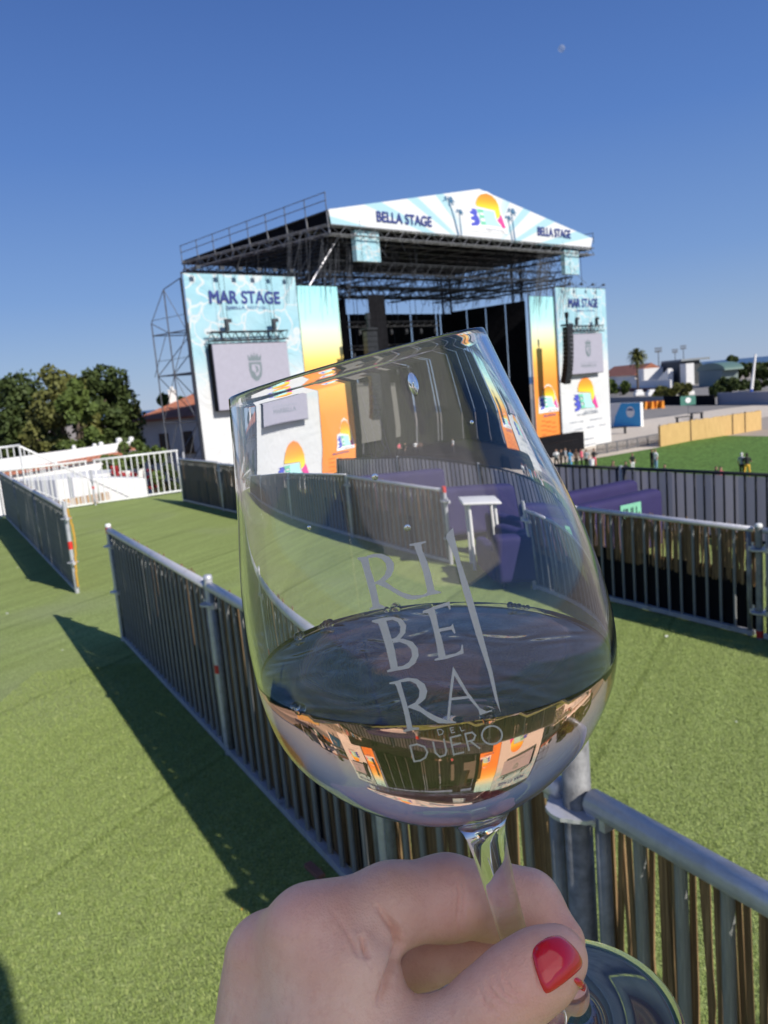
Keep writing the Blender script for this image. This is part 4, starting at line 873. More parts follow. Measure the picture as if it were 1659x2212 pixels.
# small white houses between tree and house
A2 = thing('small_white_house', 'little white outbuilding with a tiled top left of the white house', 'house', tuple(at(258, 990, 66)))
c = at(252, 940, 66); c[2] = 0; mb = MB(); mb.box((c[0], c[1], (GZ+c[2]-1.2)/2), (2.4, 2.4, -GZ-1.2)); obj('wall', mb, M_wall, A2)
mb = MB(); mb.lathe([(2.0, -1.25), (1.9, -1.15), (0, -.2)], 4, (c[0], c[1], 0)); obj('roof', mb, M_tile, A2)
def wallseg(name, label, x0, y0, x1, y1, d0_, d1_, cope, cat='wall', mat=M_wall, th=.35, zb=None, group=None):
    a, b = at(x0, y0, d0_), at(x1, y1, d1_); T = thing(name, label, cat, (a[0], a[1], GZ), 0, group); n_ = 10; d = b-a; d[2] = 0; L = np.linalg.norm(d); d /= L; nn = np.array([-d[1], d[0], 0])
    z0_ = GZ if zb is None else zb; mb = MB(); P = []
    for p in (a, b):
        for s in (-1, 1):
            for z in (z0_, p[2]): q = p+nn*s*th/2; P.append((q[0], q[1], z))
    mb.add(P, [(0, 1, 3, 2), (4, 6, 7, 5), (0, 4, 5, 1), (2, 3, 7, 6), (0, 2, 6, 4), (1, 5, 7, 3)]); obj('masonry', mb, mat, T)
    if cope:
        mb = MB(); hh_ = cope; P = []
        for p in (a, b):
            for s, z in ((-1, .02), (0, hh_), (1, .02)): q = p+nn*s*(th/2+.25); P.append((q[0], q[1], p[2]+z))
        mb.add(P, [(0, 1, 4, 3), (1, 2, 5, 4), (0, 2, 1), (3, 4, 5), (0, 3, 5, 2)]); obj('tile_coping', mb, M_tile, T)
    return T
wallseg('garden_wall', 'long white garden wall with tile coping below the trees', -60, 1000, 292, 952, 44, 50, 0)
wallseg('garden_wall', 'lower white wall topped with terracotta tiles', -60, 1040, 262, 984, 34, 40, .22)
wallseg('garden_wall', 'plain white wall in front of the house entrance', 262, 975, 300, 972, 40, 41, .25)
wallseg('garden_wall', 'broad white wall behind the white railings', 60, 1038, 252, 1014, 26, 29, 0, th=3.0, zb=-5)
wallseg('wooden_hoarding', 'tan wooden boards behind the foot of the white railing', 135, 1080, 232, 1062, 21, 22.5, 0, cat='hoarding', mat=M_tan, th=.1, zb=-2.2)
wallseg('white_booth', 'white box-shaped booth left of the white railing corner', 150, 1030, 305, 1032, 23, 24, 0, cat='booth', mat=M_white, th=1.0, zb=-3.4)
# little white figures/urns on the wall under the trees
for k, (x, y, s) in enumerate(((205, 968, .35), (219, 966, .4), (258, 960, .5), (284, 955, .4), (160, 970, .3))):
    p = at(x, y, 52); mb = MB(); mb.lathe([(0, s*.9), (s*.35, s*.8), (s*.42, s*.45), (s*.25, .25), (s*.45, .1), (s*.45, -2)], 10, p)
    tag(obj('white_pillar', mb, M_white, loc=(p[0], p[1], p[2]-2)), '%s white pillar stub from the left on the wall under the trees' % ('second', 'third', 'fourth', 'rightmost', 'leftmost')[k], 'pillar', 'white stubs under the trees')
# stair railing going down beyond the white fence
def rail_slope(label, x0, y0, d0_, x1, y1, d1_, h=1.0):
    a, b = at(x0, y0, d0_), at(x1, y1, d1_); T = thing('stair_railing', label, 'railing', (a[0], a[1], a[2]-h)); mb = MB(); mb.tube(a, b, .028, 8); obj('handrail', mb, M_fwhite, T, True)
    mb = MB(); mb.tube(a-UZ*h, b-UZ*h, .02, 6); obj('lower_rail', mb, M_fwhite, T)
    n_ = int(np.linalg.norm(b-a)/.16)
    for i in range(min(n_, 60)+1):
        p = a+(b-a)*i/min(n_, 60); mb = MB(); mb.tube(p-UZ*h, p, .014, 5, cap=False); obj('baluster', mb, M_fwhite, T)
rail_slope('white stair handrail descending behind the white railings', 40, 963, 19.5, 300, 1084, 23.5)
rail_slope('short level white handrail at the left picture edge', -60, 975, 18.5, 42, 962, 19.4)
# climbing plants
def shrub(label, x, y, d, w_, h_, mat, seed, n=1800, leaf=.1, name='climbing_shrub', cat='shrub', zb=None):
    p = at(x, y, d); rs = np.random.default_rng(seed); T = thing(name, label, cat, (p[0], p[1], (p[2]-h_/2) if zb is None else zb)); mb = MB(); leaf_cloud(mb, p, np.array([w_/2, w_/3, h_/2]), n, leaf, rs); obj('foliage', mb, mat, T)
    mb = MB(); zz = p[2]-h_/2-1 if zb is None else zb
    for k in range(4): mb.tube((p[0]+rs.normal()*.15, p[1]+rs.normal()*.1, zz), p+rs.normal(size=3)*.2*w_/2, .03, 5, .012)
    obj('stem', mb, M_bark, T)
M_boug = leafmat('bougainvillea', (.3, .02, .03), (.5, .06, .06))
shrub('green climber over the tiled wall left of the house', 300*.9, 985, 33, 3.2, 1.6, M_leafg, 21, zb=GZ)
shrub('green shrub behind the middle of the white railings', 305, 1010, 28, 2.4, 2.2, M_leafg, 22, zb=GZ)
shrub('red flowering bougainvillea behind the white railing', 268, 1028, 27, 1.1, 1.0, M_boug, 23, 500, .08, 'flowering_shrub', zb=GZ)
shrub('red flowers behind the right white railing', 330, 1030, 28, 0.5, 1.1, M_boug, 24, 160, .07, 'flowering_shrub', zb=GZ)
shrub('dark shrub behind the right end of the white railing', 345, 1040, 29, 1.8, 2.2, M_leafd, 25, zb=GZ)

# ------------------------------------------------------------------ right background
def gp(x, y): return onz(x, y, GZ)
def bx(name, label, cat, x0, x1, ybase, ytop, depth=6, mat=M_white, rz=0, group=None, parts=None):
    a, b = gp(x0, ybase), gp(x1, ybase); c = (a+b)/2; L = np.linalg.norm((b-a)[:2]); d = (b-a)/L; d[2] = 0; nn = np.array([-d[1], d[0], 0]); 
    dist = np.linalg.norm(c[:2]); h = (ybase-ytop)/FPX*c[1]
    T = thing(name, label, cat, tuple(c), 0, group); mb = MB(); mb.box(c+nn*depth/2+UZ*h/2, (L, depth, h), [d, nn, UZ]); obj('wall', mb, mat, T); return T, c, d, nn, L, h
# blue container/truck behind right wing
T, c, d, nn, L, h = bx('advertising_trailer', 'blue and white sign-written trailer right of the stage wing', 'trailer', 1316, 1385, 922, 871, .5, M_white)
mb = MB(); q0 = c-nn*.06-UZ*0; a_ = q0-d*L/2
mb.poly([a_+d*L*.15+UZ*h*.02, a_+d*L+UZ*h*.02, a_+d*L+UZ*h, a_+d*L*.42+UZ*h, a_+d*L*.22+UZ*h*.45], nn*.02); obj('blue_panel', mb, simple('blue_vinyl', (.04, .36, .72), .5), T)
mb = MB(); e0 = a_+d*L*.7+UZ*h*.62-nn*.03; mb.poly([e0+d*.8*math.cos(t_)+UZ*.8*math.sin(t_) for t_ in np.linspace(0, 2*math.pi, 20, endpoint=False)], nn*.02); obj('round_emblem', mb, K_W, T)
mb = MB(); mb.poly([e0-nn*.03+d*.62*math.cos(t_)+UZ*(.2+.35*math.sin(t_)) for t_ in np.linspace(0, math.pi, 14)], nn*.02); obj('emblem_stripe', mb, simple('emblem_blue', (.05, .12, .3), .6), T)
for s in (.2, .8):
    mb = MB(); p = a_+d*L*s-UZ*.0+nn*.3; mb.tube(p-nn*.2, p+nn*.3, .5, 14); obj('wheel', mb, M_black, T)
T, c, d, nn, L, h = bx('white_grandstand_building', 'long low white building with red tiled roof behind the palm', 'building', 1300, 1372, 836, 812, 14, M_wall)
mb = MB(); P = [c+d*s*L*.52+nn*v_+UZ*(h+z_) for s in (-1, 1) for v_, z_ in ((-.8, -.2), (7, 4.5), (14.8, -.2))]; mb.add(P, [(0, 1, 4, 3), (1, 2, 5, 4), (0, 2, 1), (3, 4, 5), (0, 3, 5, 2)]); obj('roof', mb, M_tile, T)
bx('white_tower_block', 'bright white block beside the palm trunk', 'building', 1378, 1392, 836, 798, 8, M_white)
T, c, d, nn, L, h = bx('stadium_stand', 'dark open grandstand with a white stair wing', 'grandstand', 1429, 1468, 832, 784, 8, simple('stand_dark_grey', (.06, .065, .07), .8))  # one even dark grey over the whole stand
mb = MB(); mb.box(c+nn*6+UZ*(h+.4), (L+3, 11, .8), [d, nn, UZ]); obj('roof', mb, simple('grey_roof', (.25, .27, .28), .6), T)
mb = MB(); P = [c-d*L*.55-nn*4, c+d*L*.45-nn*4, c+d*L*.45-nn*4+UZ*h*.75]; mb.poly(P, nn*2); obj('stair_wing', mb, M_white, T)
bx('white_tower_block', 'bright white block at the right end of the grandstand', 'building', 1470, 1483, 832, 787, 3, M_white)
T, c, d, nn, L, h = bx('green_hall', 'grey-green hall with a curved roof among the trees', 'building', 1510, 1561, 834, 800, 5, simple('grey_green_cladding', (.22, .27, .25), .7))
mb = MB(); pts = [c+d*L*.6*math.cos(t_)+UZ*(h-.3+2.6*math.sin(t_)) for t_ in np.linspace(0, math.pi, 16)]; mb.poly(pts, nn*6); obj('roof', mb, simple('green_roof', (.12, .2, .17), .5), T)
wl = lambda *a, **k: bx(*a, **k)
bx('perimeter_wall', 'long white wall with a dark red base behind the road', 'wall', 1310, 1448, 838, 823, .6, M_white)
bx('perimeter_wall', 'dark red lower wall in front of the white one', 'wall', 1305, 1425, 846, 839, .5, simple('dark_red_paint', (.1, .03, .035), .8))
bx('perimeter_wall', 'grey site fence right of the stage wing', 'wall', 1310, 1434, 872, 858, .3, simple('grey_sheet', (.25, .25, .26), .7))
bx('perimeter_wall', 'black cloth site fence across the middle', 'wall', 1434, 1542, 875, 855, .3, M_black)
bx('perimeter_wall', 'pale grey site fence at the right picture edge', 'wall', 1550, 1700, 874, 847, .3, simple('pale_grey_sheet', (.3, .3, .35), .7))
M_or = simple('orange_plastic', (.75, .26, .02), .5)
for k, (x0, x1) in enumerate(((1384, 1397), (1398, 1411), (1413, 1421), (1423, 1433))):
    y = 884-(x0-1384)*.06; a, b = gp(x0, y), gp(x1, y); c = (a+b)/2; L = np.linalg.norm(b-a); d = (b-a)/L; nn = np.array([-d[1], d[0], 0])
    mb = MB(); P = [c+d*s*L*.47+nn*v_+UZ*z_ for s in (-1, 1) for v_, z_ in ((-.45, 0), (.45, 0), (.3, .4), (.16, 1.5), (-.16, 1.5), (-.3, .4))]
    mb.add(P, [tuple(range(5, -1, -1)), tuple(range(6, 12))]+[(i, (i+1) % 6, (i+1) % 6+6, i+6) for i in range(6)])
    tag(obj('plastic_barrier', mb, M_or, loc=tuple(c)), '%s orange plastic barrier from the left beside the blue trailer' % ('first', 'second', 'third', 'last')[k], 'barrier', 'orange barriers by the road')
# bamboo fence
M_bam = None
m, t = newmat('bamboo_fence', rough=.75); co = t.coord('Object', (14, 14, .6)); t.link(t.ramp(t.noise(co, 1, 4, .7), [(.3, (.42, .26, .09)), (.7, (.68, .46, .19))]), t.b.inputs['Base Color']); t.bump(t.noise(co, 1, 3), .5, .03); M_bam = m
segs = [((1424, 966), (1424, 927)), ((1530, 938), (1528, 902)), ((1554, 935), (1552, 897)), ((1630, 921), (1628, 888))]
segs = [((1424, 966), 925), ((1491, 953), 910), ((1581, 939), 897), ((1608, 934), 889), ((1644, 928), 888)]
for k in range(4):
    (x0, y0), t0 = segs[k]; (x1, y1), t1 = segs[k+1]; a, b = gp(x0, y0), gp(x1, y1); ha, hb = (y0-t0)/FPX*a[1]*1.0, (y1-t1)/FPX*b[1]; ha = hb = 2.25; d = (b-a)/np.linalg.norm(b-a); nn = np.array([-d[1], d[0], 0])*.06
    T = thing('bamboo_fence', ('nearest bamboo fence section at the field corner', 'second bamboo fence section', 'third bamboo fence section', 'farthest bamboo fence section at the right')[k], 'fence', tuple(a), 0, 'bamboo fence sections along the field')
    mb = MB(); n_ = 26
    for i in range(n_):
        p, q = a+(b-a)*i/n_, a+(b-a)*(i+1)/n_; z = ha+random.uniform(-.06, .06); P = [p-nn, q-nn, q+nn, p+nn]; P = P+[r_+UZ*z for r_ in P]
        mb.add(P, [(0, 1, 5, 4), (2, 3, 7, 6), (4, 5, 6, 7), (1, 2, 6, 5), (3, 0, 4, 7)])
    obj('bamboo_screen', mb, M_bam, T); mb = MB(); mb.tube(a-nn*2, a-nn*2+UZ*2.4, .05, 6); obj('post', mb, M_bark, T)
# crowd barriers along the walkway
for k in range(6):
    a, b = gp(1290+k*22, 984-k*4.2), gp(1290+k*22+21, 984-k*4.2-4); T = thing('crowd_barrier', '%s steel crowd barrier from the left before the bamboo fence' % ('first', 'second', 'third', 'fourth', 'fifth', 'last')[k], 'barrier', tuple(a), 0, 'steel crowd barriers along the walkway')
    mb = MB(); mb.tube(a+UZ*1.1, b+UZ*1.1, .04, 5); mb.tube(a+UZ*.15, b+UZ*.15, .04, 5); mb.tube(a, a+UZ*1.1, .04, 5); mb.tube(b, b+UZ*1.1, .04, 5); obj('frame', mb, M_steel, T)
    mb = MB()
    for i in range(1, 14): p = a+(b-a)*i/14; mb.tube(p+UZ*.15, p+UZ*1.1, .02, 4)
    obj('bars', mb, M_steel, T)
# benches / stands in front of the pavement
def bench(label, x, y, w_, group='dark stands on the pale pavement'):
    p = gp(x, y); T = thing('dark_bench', label, 'bench', tuple(p), 0, group); mb = MB(); mb.box(p+UZ*.9, (w_, .8, .12)); obj('seat', mb, M_dark, T)
    for s in (-.42, .42): mb = MB(); mb.box(p+UZ*.42+np.array([s*w_, 0, 0]), (.12, .7, .84)); obj('leg', mb, M_dark, T)
bench('dark stand beside the right wing banner', 1334, 938, 2.4); bench('dark table left of the sign post', 1478, 914, 2.4); bench('dark table right of the sign post', 1505, 905, 1.8)
# small green sign
p = gp(1487, 897); T = thing('direction_sign', 'small green sign with a white emblem on a post by the black fence', 'sign', tuple(p)); mb = MB(); mb.tube(p, p+UZ*3.1, .06, 6); obj('post', mb, M_steel, T)
mb = MB(); mb.box(p+UZ*2.4, (2.5, .1, 1.5)); sg = obj('board', mb, simple('sign_green', (.05, .18, .14), .6), T); mb = MB(); mb.lathe([(0, -.01), (.45, -.01), (.45, .02), (0, .02)], 16, p+UZ*2.45-np.array([0, .07, 0]), (0, -1, 0)); e_ = obj('emblem', mb, K_W, T)
# light masts
for k, (x, yt, hb) in enumerate(((1422, 757, 838), (1458, 759, 836), (1476, 751, 836))):
    dd_ = (420, 520, 520)[k]; a = at(x, yt, dd_); T = thing('light_mast', ('floodlight mast left of the grandstand', 'thin floodlight mast over the grandstand', 'tall floodlight mast over the white block')[k], 'light mast', (a[0], a[1], GZ), 0, 'sports floodlight masts')
    mb = MB(); mb.tube((a[0], a[1], GZ), a, .35, 6, .22); obj('pole', mb, M_steel, T); mb = MB()
    for i in range(4):
        for j in range(2): mb.box(a+np.array([(i-1.5)*1.0, 0, j*1.5-.5]), (.6, .6, 1.0))
    mb.box(a, (4, .2, .2)); obj('lamp_bank', mb, M_steel, T)
# flag pole
p = gp(1620, 873); q = CP(1632, 765, 1.); rr_ = ray(1632, 765); q = CAM+rr_*(p[1]/rr_[1]); T = thing('goal_pole', 'tall leaning white pole with a blue foot by the grey fence', 'pole', tuple(p)); mb = MB(); mb.tube(p+(q-p)*.3, q, .28, 8, .2); obj('pole', mb, M_white, T); mb = MB(); mb.tube(p, p+(q-p)*.3, .32, 8); obj('padded_foot', mb, simple('blue_pad', (.03, .08, .35), .6), T)
# palm
def palm(label, x, ytop, d, h=None):
    a = at(x, ytop, d); T = thing('palm_tree', label, 'palm', (a[0], a[1], GZ)); top = a-UZ*(a[2]-GZ)*.16; mb = MB(); mb.tube((a[0], a[1], GZ), top, .028*(a[2]-GZ), 8, .018*(a[2]-GZ)); obj('trunk', mb, M_bark, T)
    mb = MB(); R_ = (a[2]-GZ)*.26; rs = np.random.default_rng(4)
    for k in range(150):
        az = rs.uniform(0, 2*math.pi); el = rs.uniform(-1.2, 1.5); d_ = np.array([math.cos(az)*math.cos(el), math.sin(az)*math.cos(el), math.sin(el)]); side = np.cross(d_, UZ); side /= max(np.linalg.norm(side), .1); pr = top
        for i in range(6):
            f = (i+1)/6; nx = top+d_*R_*f-UZ*R_*.35*f*f; wd = R_*.09*(1-f*.6)
            for s in (-1, 1): mb.add([pr, nx, nx+side*s*wd-UZ*wd*.6, pr+side*s*wd*1.1-UZ*wd*.6], [(0, 1, 2, 3)])
            pr = nx
    obj('crown', mb, M_leafo, T)
palm('tall palm in front of the white building right of the stage', 1375, 752, 300)
palm('shorter palm beside the grandstand', 1505, 779, 330)
# hedges and trees on the right
def far(label, x, ytop, d, wpx, mat, seed, n=1600, leaf=1.0, low=.05, name='leafy_tree', group='distant trees at the right'):
    ptree(label, x, ytop, d, wpx, mat, seed, n, leaf, low, group=group, name=name)
far('round olive hedge mass in front of the white stand', 1468, 827, 200, 60, M_leafo, 31, 3000, .6, group=None, name='hedge'); far('continuing olive hedge left of centre', 1434, 833, 195, 50, M_leafo, 32, 2000, .6, group=None, name='hedge')
far('dark domed tree above the pale grey fence', 1577, 812, 190, 68, M_leafd, 33, 4000, .5, group=None); far('dark bush at the left foot of the domed tree', 1548, 832, 185, 34, M_leafd, 34, 1500, .5, group=None)
far('tall pointed tree right of the green hall', 1582, 767, 300, 34, M_leafd, 35, 3500, .7); far('broad dark tree behind the white pole', 1610, 783, 300, 60, M_leafd, 36, 3500, .8)
far('dark tree at the right picture edge', 1654, 782, 280, 60, M_leafd, 37, 3500, .8); far('second dark tree beyond the right edge', 1700, 786, 280, 70, M_leafd, 38, 2500, .8); far('low dark tree under the pole at the right', 1640, 820, 200, 60, M_leafd, 46, 3000, .6)
for k, x in enumerate(range(1300, 1760, 26)):
    far('%s treetop of the far line before the sea' % ['first', 'second', 'third', 'fourth', 'fifth', 'sixth', 'seventh', 'eighth', 'ninth', 'tenth', 'eleventh', 'twelfth', 'thirteenth', 'fourteenth', 'fifteenth', 'sixteenth', 'seventeenth', 'last'][k], x, 808-(x-1300)*.062+random.uniform(-4, 3), 560, 46, M_leafd, 50+k, 900, 2.0, name='distant_tree')
far('dark bush right of the stage wing', 1308, 818, 260, 40, M_leafg, 44, 1500, .8); far('green bush before the white building', 1338, 822, 255, 50, M_leafg, 45, 1500, .8)
for k, (x, y, w_) in enumerate(((1380, 851, 2.6), (1408, 851, 2.8), (1432, 852, 2.2), (1450, 853, 2.2), (1468, 852, 2.4), (1488, 850, 2.4))):
    p = gp(x, y+6); mb = rbox(w_, 2, 1.1, .3, 2); shifted(mb, p+UZ*.75); mb2 = rbox(w_*.7, 1.8, .8, .25, 2); shifted(mb2, p+UZ*1.6); mb.add(mb2.v, mb2.f)
    tag(obj('parked_van', mb, M_white, loc=tuple(p)), '%s white parked vehicle from the left beyond the site fence' % ('first', 'second', 'third', 'fourth', 'fifth', 'last')[k], 'vehicle', 'white vehicles beyond the site fence')

# ------------------------------------------------------------------ moon
m, t = newmat('moon_surface', (.5, .5, .5), 1); tr = t.new('ShaderNodeBsdfTransparent'); mx = t.new('ShaderNodeMixShader'); mx.inputs[0].default_value = .22; t.link(tr.outputs[0], mx.inputs[1]); t.link(t.b.outputs[0], mx.inputs[2]); t.link(mx.outputs[0], t.n['Material Output'].inputs[0])
mb = MB(); p = CP(1213, 105, 30000); mb.lathe([(135*math.sin(a), -135*math.cos(a)) for a in np.linspace(0, math.pi, 16)], 24, p); tag(obj('moon', mb, m, None, True, loc=tuple(p)), 'faint daytime moon high in the blue sky', 'moon')

# ------------------------------------------------------------------ people on the field
body_cache = {}
def body_mesh(kind):
    if kind in body_cache: return body_cache[kind]
    sit = kind == 'sit'; caps = []
    a = caps.append
    if not sit:
        st = .1 if kind == 'stand' else .16
        for s in (-1, 1):
            a(((s*.10, 0, .92), (s*st, .01, .50), .095, .065)); a(((s*st, .01, .50), (s*(st+.01), .02, .09), .062, .04)); a(((s*(st+.01), .02, .05), (s*(st+.02), -.15, .035), .045, .035))
            if kind == 'stand': a(((s*.2, 0, 1.42), (s*.25, .02, 1.14), .052, .042)); a(((s*.25, .02, 1.14), (s*.23, -.1, .9), .04, .03)); a(((s*.23, -.1, .9), (s*.22, -.13, .82), .035, .02))
            else: a(((s*.2, 0, 1.42), (s*.28, -.06, 1.16), .052, .042)); a(((s*.28, -.06, 1.16), (s*.08, -.24, 1.2), .04, .03)); a(((s*.08, -.24, 1.2), (s*.02, -.27, 1.22), .034, .022))
        a(((0, 0, .95), (0, 0, 1.2), .145, .13)); a(((-.1, 0, 1.38), (.1, 0, 1.38), .1, .1)); a(((0, 0, 1.2), (0, 0, 1.38), .13, .15)); a(((0, 0, 1.42), (0, -.01, 1.56), .06, .055)); a(((0, -.01, 1.62), (0, -.015, 1.70), .085, .095)); a(((0, -.09, 1.63), (0, -.115, 1.62), .02, .012))
        hi_ = 1.85
    else:
        for s in (-1, 1):
            a(((s*.1, 0, .12), (s*.16, -.38, .42), .1, .07)); a(((s*.16, -.38, .42), (s*.14, -.55, .06), .065, .045)); a(((s*.14, -.55, .05), (s*.14, -.7, .04), .045, .035)); a(((s*.2, .02, .6), (s*.25, -.12, .36), .052, .042)); a(((s*.25, -.12, .36), (s*.12, -.33, .42), .04, .03))
        a(((0, .02, .14), (0, .04, .42), .15, .13)); a(((-.1, .03, .56), (.1, .03, .56), .1, .1)); a(((0, .04, .42), (0, .03, .56), .13, .15)); a(((0, .02, .6), (0, 0, .74), .06, .055)); a(((0, 0, .8), (0, -.01, .88), .085, .095)); a(((0, -.09, .81), (0, -.11, .80), .02, .012))
        hi_ = 1.03
    def f(P):
        d = None
        for (p, q, r0_, r1_) in caps: c_ = capd(P, p, q, r0_, r1_); d = c_ if d is None else smin(d, c_, .04)
        return d
    V, F = snets(f, (-.42, -.85 if sit else -.4, -.03), (.42, .3, hi_), .028); body_cache[kind] = (V, F, sit, hi_); return body_cache[kind]
pm = {}
def pmat(n, c):
    if n not in pm: pm[n] = simple('cloth_'+n, c, .8, 0, .1, 6)
    return pm[n]
SK = pmat('skin', (.42, .24, .17))
def person(label, x, y, kind, top, bot, hair, rz, group='people on the field before the stage', scale=1., pz=GZ):
    V, F, sit, hi_ = body_mesh(kind); p = onz(x, y, pz); mb = MB(); R_ = np.array([[math.cos(rz), -math.sin(rz), 0], [math.sin(rz), math.cos(rz), 0], [0, 0, 1]])
    W = (V*scale)@R_.T+p; mb.v = [tuple(map(float, v)) for v in W]; mb.f = [tuple(map(int, q)) for q in F]; ctr = V[F].mean(1); z = ctr[:, 2]; o_ = .83 if sit else 0
    head = hi_-.29; mi = np.zeros(len(F), int)                         # 0 skin 1 top 2 trousers 3 hair
    if sit: mi[(z < head-.02)] = 1; mi[(ctr[:, 1] < -.14) & (z < .5)] = 2; mi[z < .2] = 2; mi[(ctr[:, 1] < -.28) & (z > .38) & (abs(ctr[:, 0]) < .1)] = 0
    else: mi[(z < head-.03)] = 1; mi[z < .98] = 2; mi[(abs(ctr[:, 0]) > .19) & (z < 1.2) & (z > .7)] = 0; mi[(z < .09)] = 3
    mi[(z > hi_-.13) | ((z > hi_-.32) & (ctr[:, 1] > .02))] = 3
    mb.mi = [int(q) for q in mi]
    tag(obj('person', mb, [SK, top, bot, hair], None, True, loc=tuple(p)), label, 'person', group)
blk, wht, jean, gry, yel, pnk, blu, brn = pmat('black', (.015, .015, .018)), pmat('white', (.7, .7, .7)), pmat('denim', (.2, .35, .5)), pmat('grey', (.35, .37, .4)), pmat('yellow', (.7, .4, .04)), pmat('pink', (.7, .12, .18)), pmat('blue', (.1, .35, .65)), pmat('brown', (.12, .07, .05))
hb, hbr, capw = pmat('dark_hair', (.02, .015, .012)), pmat('brown_hair', (.1, .05, .03)), pmat('white_cap', (.75, .75, .75))
person('person in grey shirt and white cap standing on the field at far right', 1603, 1031, 'stand', gry, blk, capw, 2.4)
person('person in black shirt and yellow trousers beside the one in the white cap', 1614, 1032, 'stand2', blk, yel, hb, 2.8)
person('person in black standing with another near the walkway', 1409, 1016, 'stand2', blk, blk, hb, 1.6)
person('person in white top and pale jeans beside the one in black', 1417, 1017, 'stand', wht, jean, hbr, -1.2)
person('person in black sitting alone, right of the standing pair', 1436, 1030, 'sit', blk, gry, hb, .5)
person('seated person in black, left one of the pair at the right', 1547, 1036, 'sit', blk, blk, hb, .2)
person('seated person with pink top, right one of the pair at the right', 1557, 1037, 'sit', pnk, blk, hb, -.3)
person('person in black top sitting in the group left of centre field', 1352, 1022, 'sit', blk, gry, hb, .4)
person('person in white skirt beside the seated one in black', 1367, 1021, 'stand', blk, wht, hbr, .2, scale=.9)
person('dark clothed person left of the field group', 1325, 1020, 'sit', brn, blk, hb, .9)
crowd = [(1203, 1012, wht, 'white top'), (1213, 1013, blk, 'black top'), (1232, 1014, blu, 'light blue clothes'), (1246, 1013, brn, 'brown top'), (1257, 1011, pnk, 'pink sleeves'), (1268, 1014, gry, 'grey top'), (1284, 1012, blk, 'black top and pink skirt'), (1222, 1009, gry, 'pale grey top')]
pos = ('leftmost', 'second', 'third', 'fourth', 'fifth', 'sixth', 'seventh', 'last')
order = sorted(range(len(crowd)), key=lambda i: crowd[i][0])
for r_, i in enumerate(order):
    x, y, mt, wd = crowd[i]; person('%s of the people by the right stage wing, wearing %s' % (pos[r_], wd), x, y, 'stand' if i % 2 else 'stand2', mt, pnk if i == 6 else (blk if i != 2 else blu), hb if i % 3 else hbr, i*1.1)
mid = [(852, 984, wht, 'white'), (866, 982, pnk, 'pink'), (880, 985, blk, 'black'), (905, 982, wht, 'white top'), (918, 983, brn, 'brown'), (1000, 982, gry, 'grey')]
for r_, (x, y, mt, wd) in enumerate(mid): person('%s person from the left standing on the stage, seen through the bowl, in %s' % (('first', 'second', 'third', 'fourth', 'fifth', 'last')[r_], wd), x, y, 'stand' if r_ % 2 else 'stand2', mt, blk, hb, r_*.9, pz=DK)

# ------------------------------------------------------------------ wine glass
m, t = newmat('clear_glass', (1, 1, 1), 0.0); t.b.inputs['Transmission Weight'].default_value = 1; t.b.inputs['IOR'].default_value = 1.5; M_glass = m
def wine_mat(name, scale, strength, dist):
    m = bpy.data.materials.new(name); m.use_nodes = True; n_ = m.node_tree.nodes; n_.clear(); L = m.node_tree.links.new; out = n_.new('ShaderNodeOutputMaterial'); gl = n_.new('ShaderNodeBsdfGlass'); gl.inputs['IOR'].default_value = 1.34; gl.inputs['Roughness'].default_value = 0
    ab = n_.new('ShaderNodeVolumeAbsorption'); ab.inputs[0].default_value = (.95, .61, .36, 1); ab.inputs[1].default_value = 20.
    L(gl.outputs[0], out.inputs[0]); L(ab.outputs[0], out.inputs[1]); tc = n_.new('ShaderNodeTexCoord'); nz = n_.new('ShaderNodeTexNoise'); nz.inputs['Scale'].default_value = scale; nz.inputs['Detail'].default_value = 1; nz.inputs['Distortion'].default_value = dist
    bp = n_.new('ShaderNodeBump'); bp.inputs['Strength'].default_value = strength; bp.inputs['Distance'].default_value = .002; L(tc.outputs['Object'], nz.inputs[0]); L(nz.outputs[0], bp.inputs['Height']); L(bp.outputs[0], gl.inputs['Normal']); return m
M_wine = wine_mat('rose_wine', 40, .10, 0); M_wtop = wine_mat('wine_surface', 48, .42, 1.5)
gP0 = CP(770, 790, .195); gA = RT*.265+UP*-.952+FW*.150; gA /= np.linalg.norm(gA)
ps = [(0, .0325), (.010, .0346), (.018, .0364), (.0275, .0386), (.040, .0418), (.050, .0440), (.0585, .0454), (.0665, .0461), (.073, .0463), (.0792, .0460), (.0851, .0450), (.0908, .0429), (.0953, .0402), (.1002, .0367), (.1050, .0323), (.1095, .0273), (.1138, .0213), (.1175, .0157), (.1210, .0108), (.1243, .0080)]
S_ = np.array([p[0] for p in ps]); Rr = np.array([p[1] for p in ps]); CF = np.polynomial.Polynomial.fit(S_[2:], Rr[2:], 9)
arc = np.concatenate([[0], np.cumsum(np.hypot(np.diff(S_), np.diff(Rr)))]); tt = np.linspace(0, arc[-1], 70)
def cr(tq, xs, ys):
    k = np.clip(np.searchsorted(xs, tq)-1, 0, len(xs)-2); m_ = np.gradient(ys, xs); h = xs[k+1]-xs[k]; s = (tq-xs[k])/h
    return (2*s**3-3*s**2+1)*ys[k]+(s**3-2*s**2+s)*h*m_[k]+(-2*s**3+3*s**2)*ys[k+1]+(s**3-s**2)*h*m_[k+1]
So, Ro = cr(tt, arc, S_), cr(tt, arc, Rr)
tn = np.stack([np.gradient(So), np.gradient(Ro)], 1); tn /= np.linalg.norm(tn, axis=1)[:, None]; wall = np.interp(So, [0, .02, .09, .12], [.0014, .0010, .0012, .0022])
Si, Ri = So-tn[:, 1]*-wall*-1, Ro-tn[:, 0]*wall     # inward offset (normal = (-dR, dS))
Si = So+tn[:, 1]*wall; Ri = Ro-tn[:, 0]*wall
